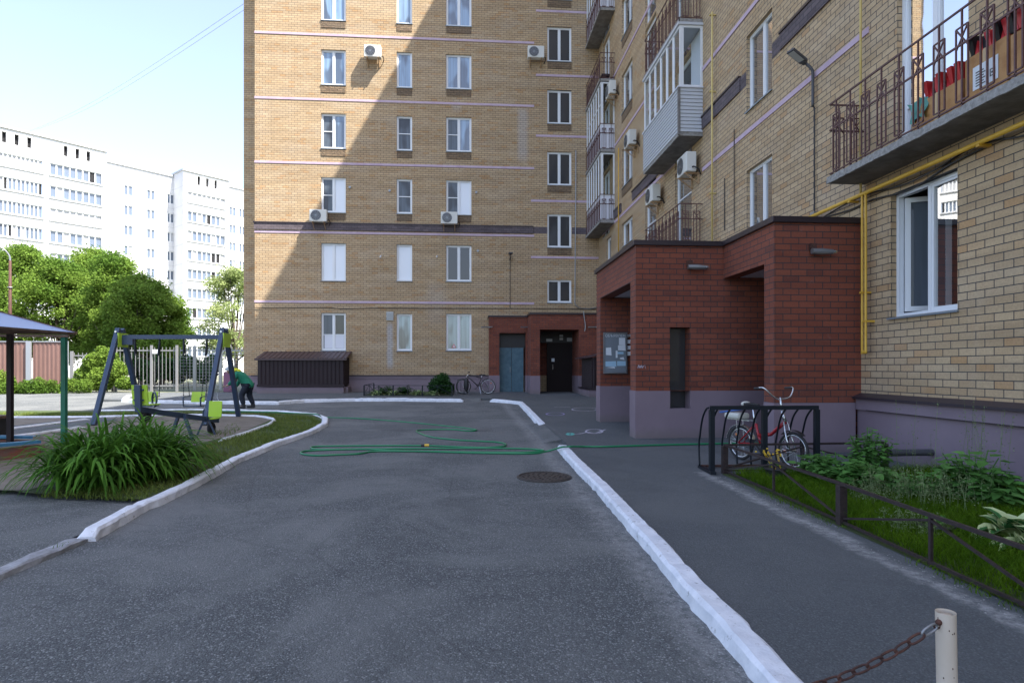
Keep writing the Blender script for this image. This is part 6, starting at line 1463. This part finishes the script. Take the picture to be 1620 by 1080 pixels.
# seesaw
e0 = camd(218, 10.0); e0.z = zr(e0.y)+.055+.66; e1 = camd(343, 12.4); e1.z = zr(e1.y)+.055+.24
SE = thing('seesaw', 'navy seesaw with lime seat backs behind the daylily clump', 'seesaw', (e0.lerp(e1, .5).x, e0.lerp(e1, .5).y, zr(11)))
q = MB(); q.bar(e0, e1, .09, .09); obj('beam', q, 'swing', SE, bev=.008)
dv = (e1-e0); dv.z = 0; dv.normalize(); sv = Vector((dv.y, -dv.x, 0))
for e, s in ((e0, 1), (e1, -1)):
    c_ = e+dv*s*.06
    q = MB(); q.bar(c_+Vector((0, 0, -.04))-dv*s*.04, c_+Vector((0, 0, .40))-dv*s*.06, .10, .05, up=tuple(dv)); obj('back_post', q, 'swing', SE)
    q = MB(); a_ = c_+dv*s*.0; q.hexa([tuple(a_+sv*x+dv*s*y+Vector((0, 0, z))) for x, y, z in ((-.135, 0, .08), (.135, 0, .08), (.135, .018, .08), (-.135, .018, .08), (-.135, -.03, .40), (.135, -.03, .40), (.135, -.012, .40), (-.135, -.012, .40))]); bk_ = obj('seat_back', q, 'lime', SE)
    q = MB()
    for x in (-.075, .075):
        for z in (.15, .32): p_ = a_+sv*x-dv*s*.04+Vector((0, 0, z)); q.sphere(p_, .016, .016, .016, 8, 5); q.bar(p_, p_-sv*x*.6, .02)
    obj('bolt', q, 'swing', bk_)
    q = MB(); a_ = e+dv*s*.24+Vector((0, 0, .065)); q.bar(a_-dv*.14, a_+dv*.14, .28, .02); obj('seat', q, 'lime', SE)
    q = MB(); q.ring(e+dv*s*.42+Vector((0, 0, .14)), dv*.75+sv*.66, .125, .014, 28, 8); obj('handle_ring', q, 'swing', SE, smooth=True)
    q = MB(); bz = e+dv*s*.2; q.ring((bz.x, bz.y, bz.z-.12 if s > 0 else bz.z-.13), tuple(sv), .075, .045, 18, 8); obj('tyre_buffer', q, 'rubber', SE, smooth=True)
mdp = e0.lerp(e1, .5)
for s in (-1, 1):
    q = MB(); q.bar(mdp+sv*s*.05+Vector((0, 0, .02)), mdp+sv*s*.22+Vector((0, 0, -(mdp.z-zr(mdp.y)-.05))), .05); obj('leg', q, 'swing', SE)
    pp = e0.lerp(e1, .84); q = MB(); q.bar(pp+sv*s*.04, pp+sv*s*.16+dv*.05*s+Vector((0, 0, -(pp.z-zr(pp.y)-.04))), .035); obj('support', q, 'swing', SE)

# ---------------------------------------------------------------- gazebo over the sandbox
gB = camd(101.5, 10.6); gBz = zr(gB.y)
rc = camd(121.5, 10.4); rcz = EYE+(582-526)/F*10.4
th = R(-6); ex = Vector((-math.cos(th), math.sin(th)*-1, 0)).normalized(); ex = Vector((-1, -.06, 0)).normalized(); ey = Vector((-.07, -1, 0)).normalized()
Wd, Ln = 3.0, 2.9
GZ = thing('gazebo', 'small sandbox shelter with pale blue metal roof and green corner post', 'gazebo', (gB.x, gB.y, gBz))
C1 = Vector((rc.x, rc.y, rcz)); C2 = C1+ex*Wd; C3 = C1+ey*Ln; C4 = C2+ey*Ln; ap = C1+ex*Wd*.5+ey*Ln*.5; ap.z = rcz+.62
q = MB(); q.add([C1, C2, C4, C3, ap], [(0, 1, 4), (1, 2, 4), (2, 3, 4), (3, 0, 4)]); q2 = [v+Vector((0, 0, -.03)) for v in (C1, C2, C4, C3, ap)]; obj('roof', q, 'gazroof', GZ)
q = MB(); q.add(q2, [(1, 0, 4), (2, 1, 4), (3, 2, 4), (0, 3, 4)]); q.bar(C1+Vector((0, 0, -.02)), C3+Vector((0, 0, -.02)), .02, .025); q.bar(C1+Vector((0, 0, -.02)), C2+Vector((0, 0, -.02)), .02, .025)
q.bar(C1, ap, .04, .02); q.bar(C3, ap, .04, .02)
obj('roof_underside', q, 'wood', GZ)
def gpost(p, m_, z1):
    q = MB(); q.box(p.x-.037, p.x+.037, p.y-.037, p.y+.037, zr(p.y), z1); return obj('post', q, m_, GZ)
gpost(gB, 'green', rcz-.02); gA = camd(16, 10.3); gpost(gA, 'shed', rcz-.02); gpost(gB+ey*2.4, 'green', rcz-.02); gpost(gB+ex*2.5, 'shed', rcz-.02); gpost(gB+ex*2.5+ey*2.4, 'green', rcz-.02)
q = MB(); a, b = gA+Vector((0, 0, 0)), gB; q.bar((gB.x+.1, gB.y-.03, rcz-.05), (gB.x-2.5, gB.y-.03-.15, rcz-.05), .04, .04); obj('beam', q, 'wood', GZ)
SB = thing('sandbox', 'weathered blue-edged wooden sandbox under the shelter', 'sandbox', (gB.x-.5, gB.y-1, gBz))
s1 = atG(66, 713, .16); s2 = atG(-130, 783, .16); s3 = atG(-10, 706, .16); s4 = atG(100, 716, .1)
def board(a, b, m_, zt=.28, th_=.05):
    a = Vector((a.x, a.y, 0)); b = Vector((b.x, b.y, 0)); q = MB(); q.bar((a.x, a.y, zr(a.y)+zt), (b.x, b.y, zr(b.y)+zt), .14, .045); obj('top_board', q, m_, SB); q = MB(); q.bar((a.x, a.y, zr(a.y)+zt/2-.02), (b.x, b.y, zr(b.y)+zt/2-.02), .04, zt-.06); obj('side_board', q, 'redboard', SB)
A1 = camd(62, 9.3); A2 = camd(-160, 8.0); A3 = camd(-150, 10.6); A4 = camd(60, 10.45)
board(A1, A2, 'blueboard'); board(A4, A3, 'blueboard', .2); board(A1, A4, 'wood', .2)
sheet('sandbox_sand', [(v.x, v.y) for v in (A1, A2, A3, A4)], .12, 'sand')
bn = camd(-6, 11.2); bnz = zr(bn.y)+.055; BN = thing('bench', 'low brown bench cut by the left edge behind the dark post', 'bench', (bn.x, bn.y, bnz)); q = MB(); q.box(bn.x-1.1, bn.x+.17, bn.y-.16, bn.y+.16, bnz+.40, bnz+.45); obj('seat', q, 'wood', BN)
for s in (-.95, .1): q = MB(); q.box(bn.x+s-.04, bn.x+s+.04, bn.y-.12, bn.y+.12, bnz, bnz+.40); obj('leg', q, 'black', BN)

# ---------------------------------------------------------------- person bending over the hose
pz_ = 18.6; PB = camd(389, pz_); PB.z = zr(PB.y)+.06
PE = thing('person', 'person in green jacket and grey hat bending forward with a thin hose in hand', 'person', tuple(PB), 0)
def skin(name, verts, edges, radii, m, par, sub=2, rootv=0):
    me = bpy.data.meshes.new(name); me.from_pydata(verts, edges, []); me.materials.append(M[m]); o = link(bpy.data.objects.new(name, me)); o.parent = par
    o.modifiers.new('skin', 'SKIN').use_smooth_shade = True
    if not me.skin_vertices: pass
    sv_ = me.skin_vertices[0].data if me.skin_vertices else None
    if sv_ is None:
        bm = __import__('bmesh').new(); bm.from_mesh(me); bm.verts.layers.skin.verify(); bm.to_mesh(me); bm.free(); sv_ = me.skin_vertices[0].data
    for i, r_ in enumerate(radii): sv_[i].radius = (r_, r_) if not isinstance(r_, tuple) else r_; sv_[i].use_root = (i == rootv)
    s = o.modifiers.new('sub', 'SUBSURF'); s.levels = sub; s.render_levels = sub; return o
v = [(.06, 0, .72), (-.02, 0, .85), (-.13, 0, 1.00), (-.27, 0, 1.09), (-.36, 0, 1.12), (-.50, -.01, 1.14), (-.56, -.01, 1.10),
     (.05, -.10, .68), (-.10, -.12, .40), (-.02, -.12, .09), (-.12, -.12, .03), (.06, .11, .68), (.06, .12, .38), (.19, .12, .09), (.09, .13, .03),
     (-.22, -.20, 1.05), (-.30, -.24, .82), (-.47, -.19, .70), (-.53, -.18, .69), (-.22, .20, 1.05), (-.28, .24, .80), (-.40, .16, .62), (-.45, .14, .60)]
e = [(0, 1), (1, 2), (2, 3), (3, 4), (4, 5), (5, 6), (0, 7), (7, 8), (8, 9), (9, 10), (0, 11), (11, 12), (12, 13), (13, 14), (2, 15), (15, 16), (16, 17), (17, 18), (2, 19), (19, 20), (20, 21), (21, 22)]
r = [.13, .12, .13, .075, .055, .095, .075, .09, .06, .04, .04, .09, .06, .04, .04, .055, .042, .03, .026, .055, .042, .03, .026]
body = skin('body', v, e, r, 'skin', PE)
q = MB()   # face details
for s in (-.032, .032): q.sphere((-.585, s-.01, 1.125), .012, .010, .010, 8, 6)
obj('eyes', q, 'paper', PE, world=False); q = MB(); q.sphere((-.615, -.01, 1.095), .024, .014, .018, 8, 6); q.sphere((-.585, -.01, 1.055), .018, .028, .008, 8, 6); q.sphere((-.49, -.105, 1.12), .02, .012, .03, 8, 6); q.sphere((-.49, .085, 1.12), .02, .012, .03, 8, 6); obj('face', q, 'skin', PE, world=False, smooth=True)
for hx, hy, hz, sg in ((-.545, -.18, .685, 1), (-.465, .14, .595, -1)):
    vv = [(hx, hy, hz)]; ee = []; rr = [.026]
    for k in range(4):
        y = (k-1.5)*.017; L_ = (.05, .058, .056, .044)[k]; b = len(vv); vv += [(hx-.035, hy+y, hz+.005), (hx-.035-L_*.5, hy+y*1.1, hz-.012), (hx-.03-L_*.7, hy+y*1.1, hz-.045)]; ee += [(0, b), (b, b+1), (b+1, b+2)]; rr += [.009, .008, .007]
    b = len(vv); vv += [(hx-.01, hy-sg*.03, hz), (hx-.035, hy-sg*.038, hz-.02)]; ee += [(0, b), (b, b+1)]; rr += [.010, .008]
    skin('hand', vv, ee, rr, 'skin', PE, 1)
jk = [(.13, 0, .58), (.07, 0, .72), (-.03, 0, .87), (-.16, 0, 1.01), (-.28, 0, 1.09), (-.20, -.19, 1.04), (-.31, -.25, .82), (-.45, -.19, .72), (-.20, .19, 1.04), (-.29, .25, .80), (-.38, .16, .64)]
skin('jacket', jk, [(0, 1), (1, 2), (2, 3), (3, 4), (3, 5), (5, 6), (6, 7), (3, 8), (8, 9), (9, 10)], [(.21, .19), (.19, .17), (.17, .16), (.16, .16), .10, .085, .07, .052, .085, .07, .052], 'jacket', PE)
tr2 = [(.06, 0, .74), (.05, -.10, .66), (-.10, -.12, .40), (-.02, -.12, .10), (.06, .11, .66), (.06, .12, .38), (.19, .12, .10)]
skin('trousers', tr2, [(0, 1), (1, 2), (2, 3), (0, 4), (4, 5), (5, 6)], [.14, .115, .09, .07, .115, .09, .07], 'trousers', PE)
for x, y in ((-.03, -.12), (.17, .12)): q = MB(); q.box(x-.17, x+.06, y-.05, y+.05, 0, .07); q.box(x-.06, x+.06, y-.05, y+.05, .07, .13); obj('shoe', q, 'black', PE, world=False, bev=.02)
q = MB(); q.tube(catmull([(-.24, -.17, 1.13), (-.32, -.12, 1.17), (-.34, 0, 1.19), (-.32, .12, 1.17), (-.24, .17, 1.13)], 4), .05, 8); q.sphere((-.25, 0, 1.12), .10, .15, .09, 12, 8); obj('yellow_vest', q, 'hivis', PE, world=False, smooth=True)
q = MB(); q.sphere((-.475, -.01, 1.20), .12, .105, .085, 14, 8); q.ring((-.50, -.01, 1.165), (.25, 0, 1), .115, .018, 20, 6); obj('hat', q, 'hat', PE, world=False, smooth=True)
q = MB(); hpnt = PB+Vector((-.58, -.18, .66)); en = atG(341, 648.5, .09)
q.tube(catmull([hpnt+Vector((.12, .02, -.02)), hpnt, hpnt+Vector((-.12, 0, -.08)), hpnt+Vector((-.2, 0, -.3)), Vector((en.x+.12, en.y, en.z+.18)), Vector((en.x-.02, en.y, en.z+.02)), Vector((en.x-.25, en.y, en.z))], 6), .011, 6)
tag(obj('thin_hose', q, 'metalg', smooth=True, loc=tuple(hpnt)), 'thin dark hose held by the stooping person, curving to the ground', 'hose')
# small things on the ground
sm = []
for i in range(1500):
    x, y = RS.uniform(-6, 1.3), RS.uniform(2, 20); 
    if RS.rand() < .5: x = 1.38+RS.normal(0, .12); y = RS.uniform(2.5, 22)
    s = RS.uniform(.002, .007); sm.append((x, y, s))
for i in range(420): y = RS.uniform(0, 7.4); sm.append((3.08+RS.normal(0, .06), y, RS.uniform(.002, .006)))
q = MB()
for x, y, s in sm:
    z = zr(y)+(SW if x > 2 else 0); a = RS.uniform(0, 3); q.hexa([(x+s*math.cos(a+k*1.57)*RS.uniform(.7, 1.2), y+s*math.sin(a+k*1.57), z) for k in range(4)]+[(x+s*.6*math.cos(a+k*1.57), y+s*.6*math.sin(a+k*1.57), z+s*.8) for k in range(4)])
tag(obj('gravel', q, noisy('pale_grit', (.16, .16, .155), (.34, .34, .33), 9)), 'scattered pale grit on the asphalt', 'gravel', None, 'stuff')
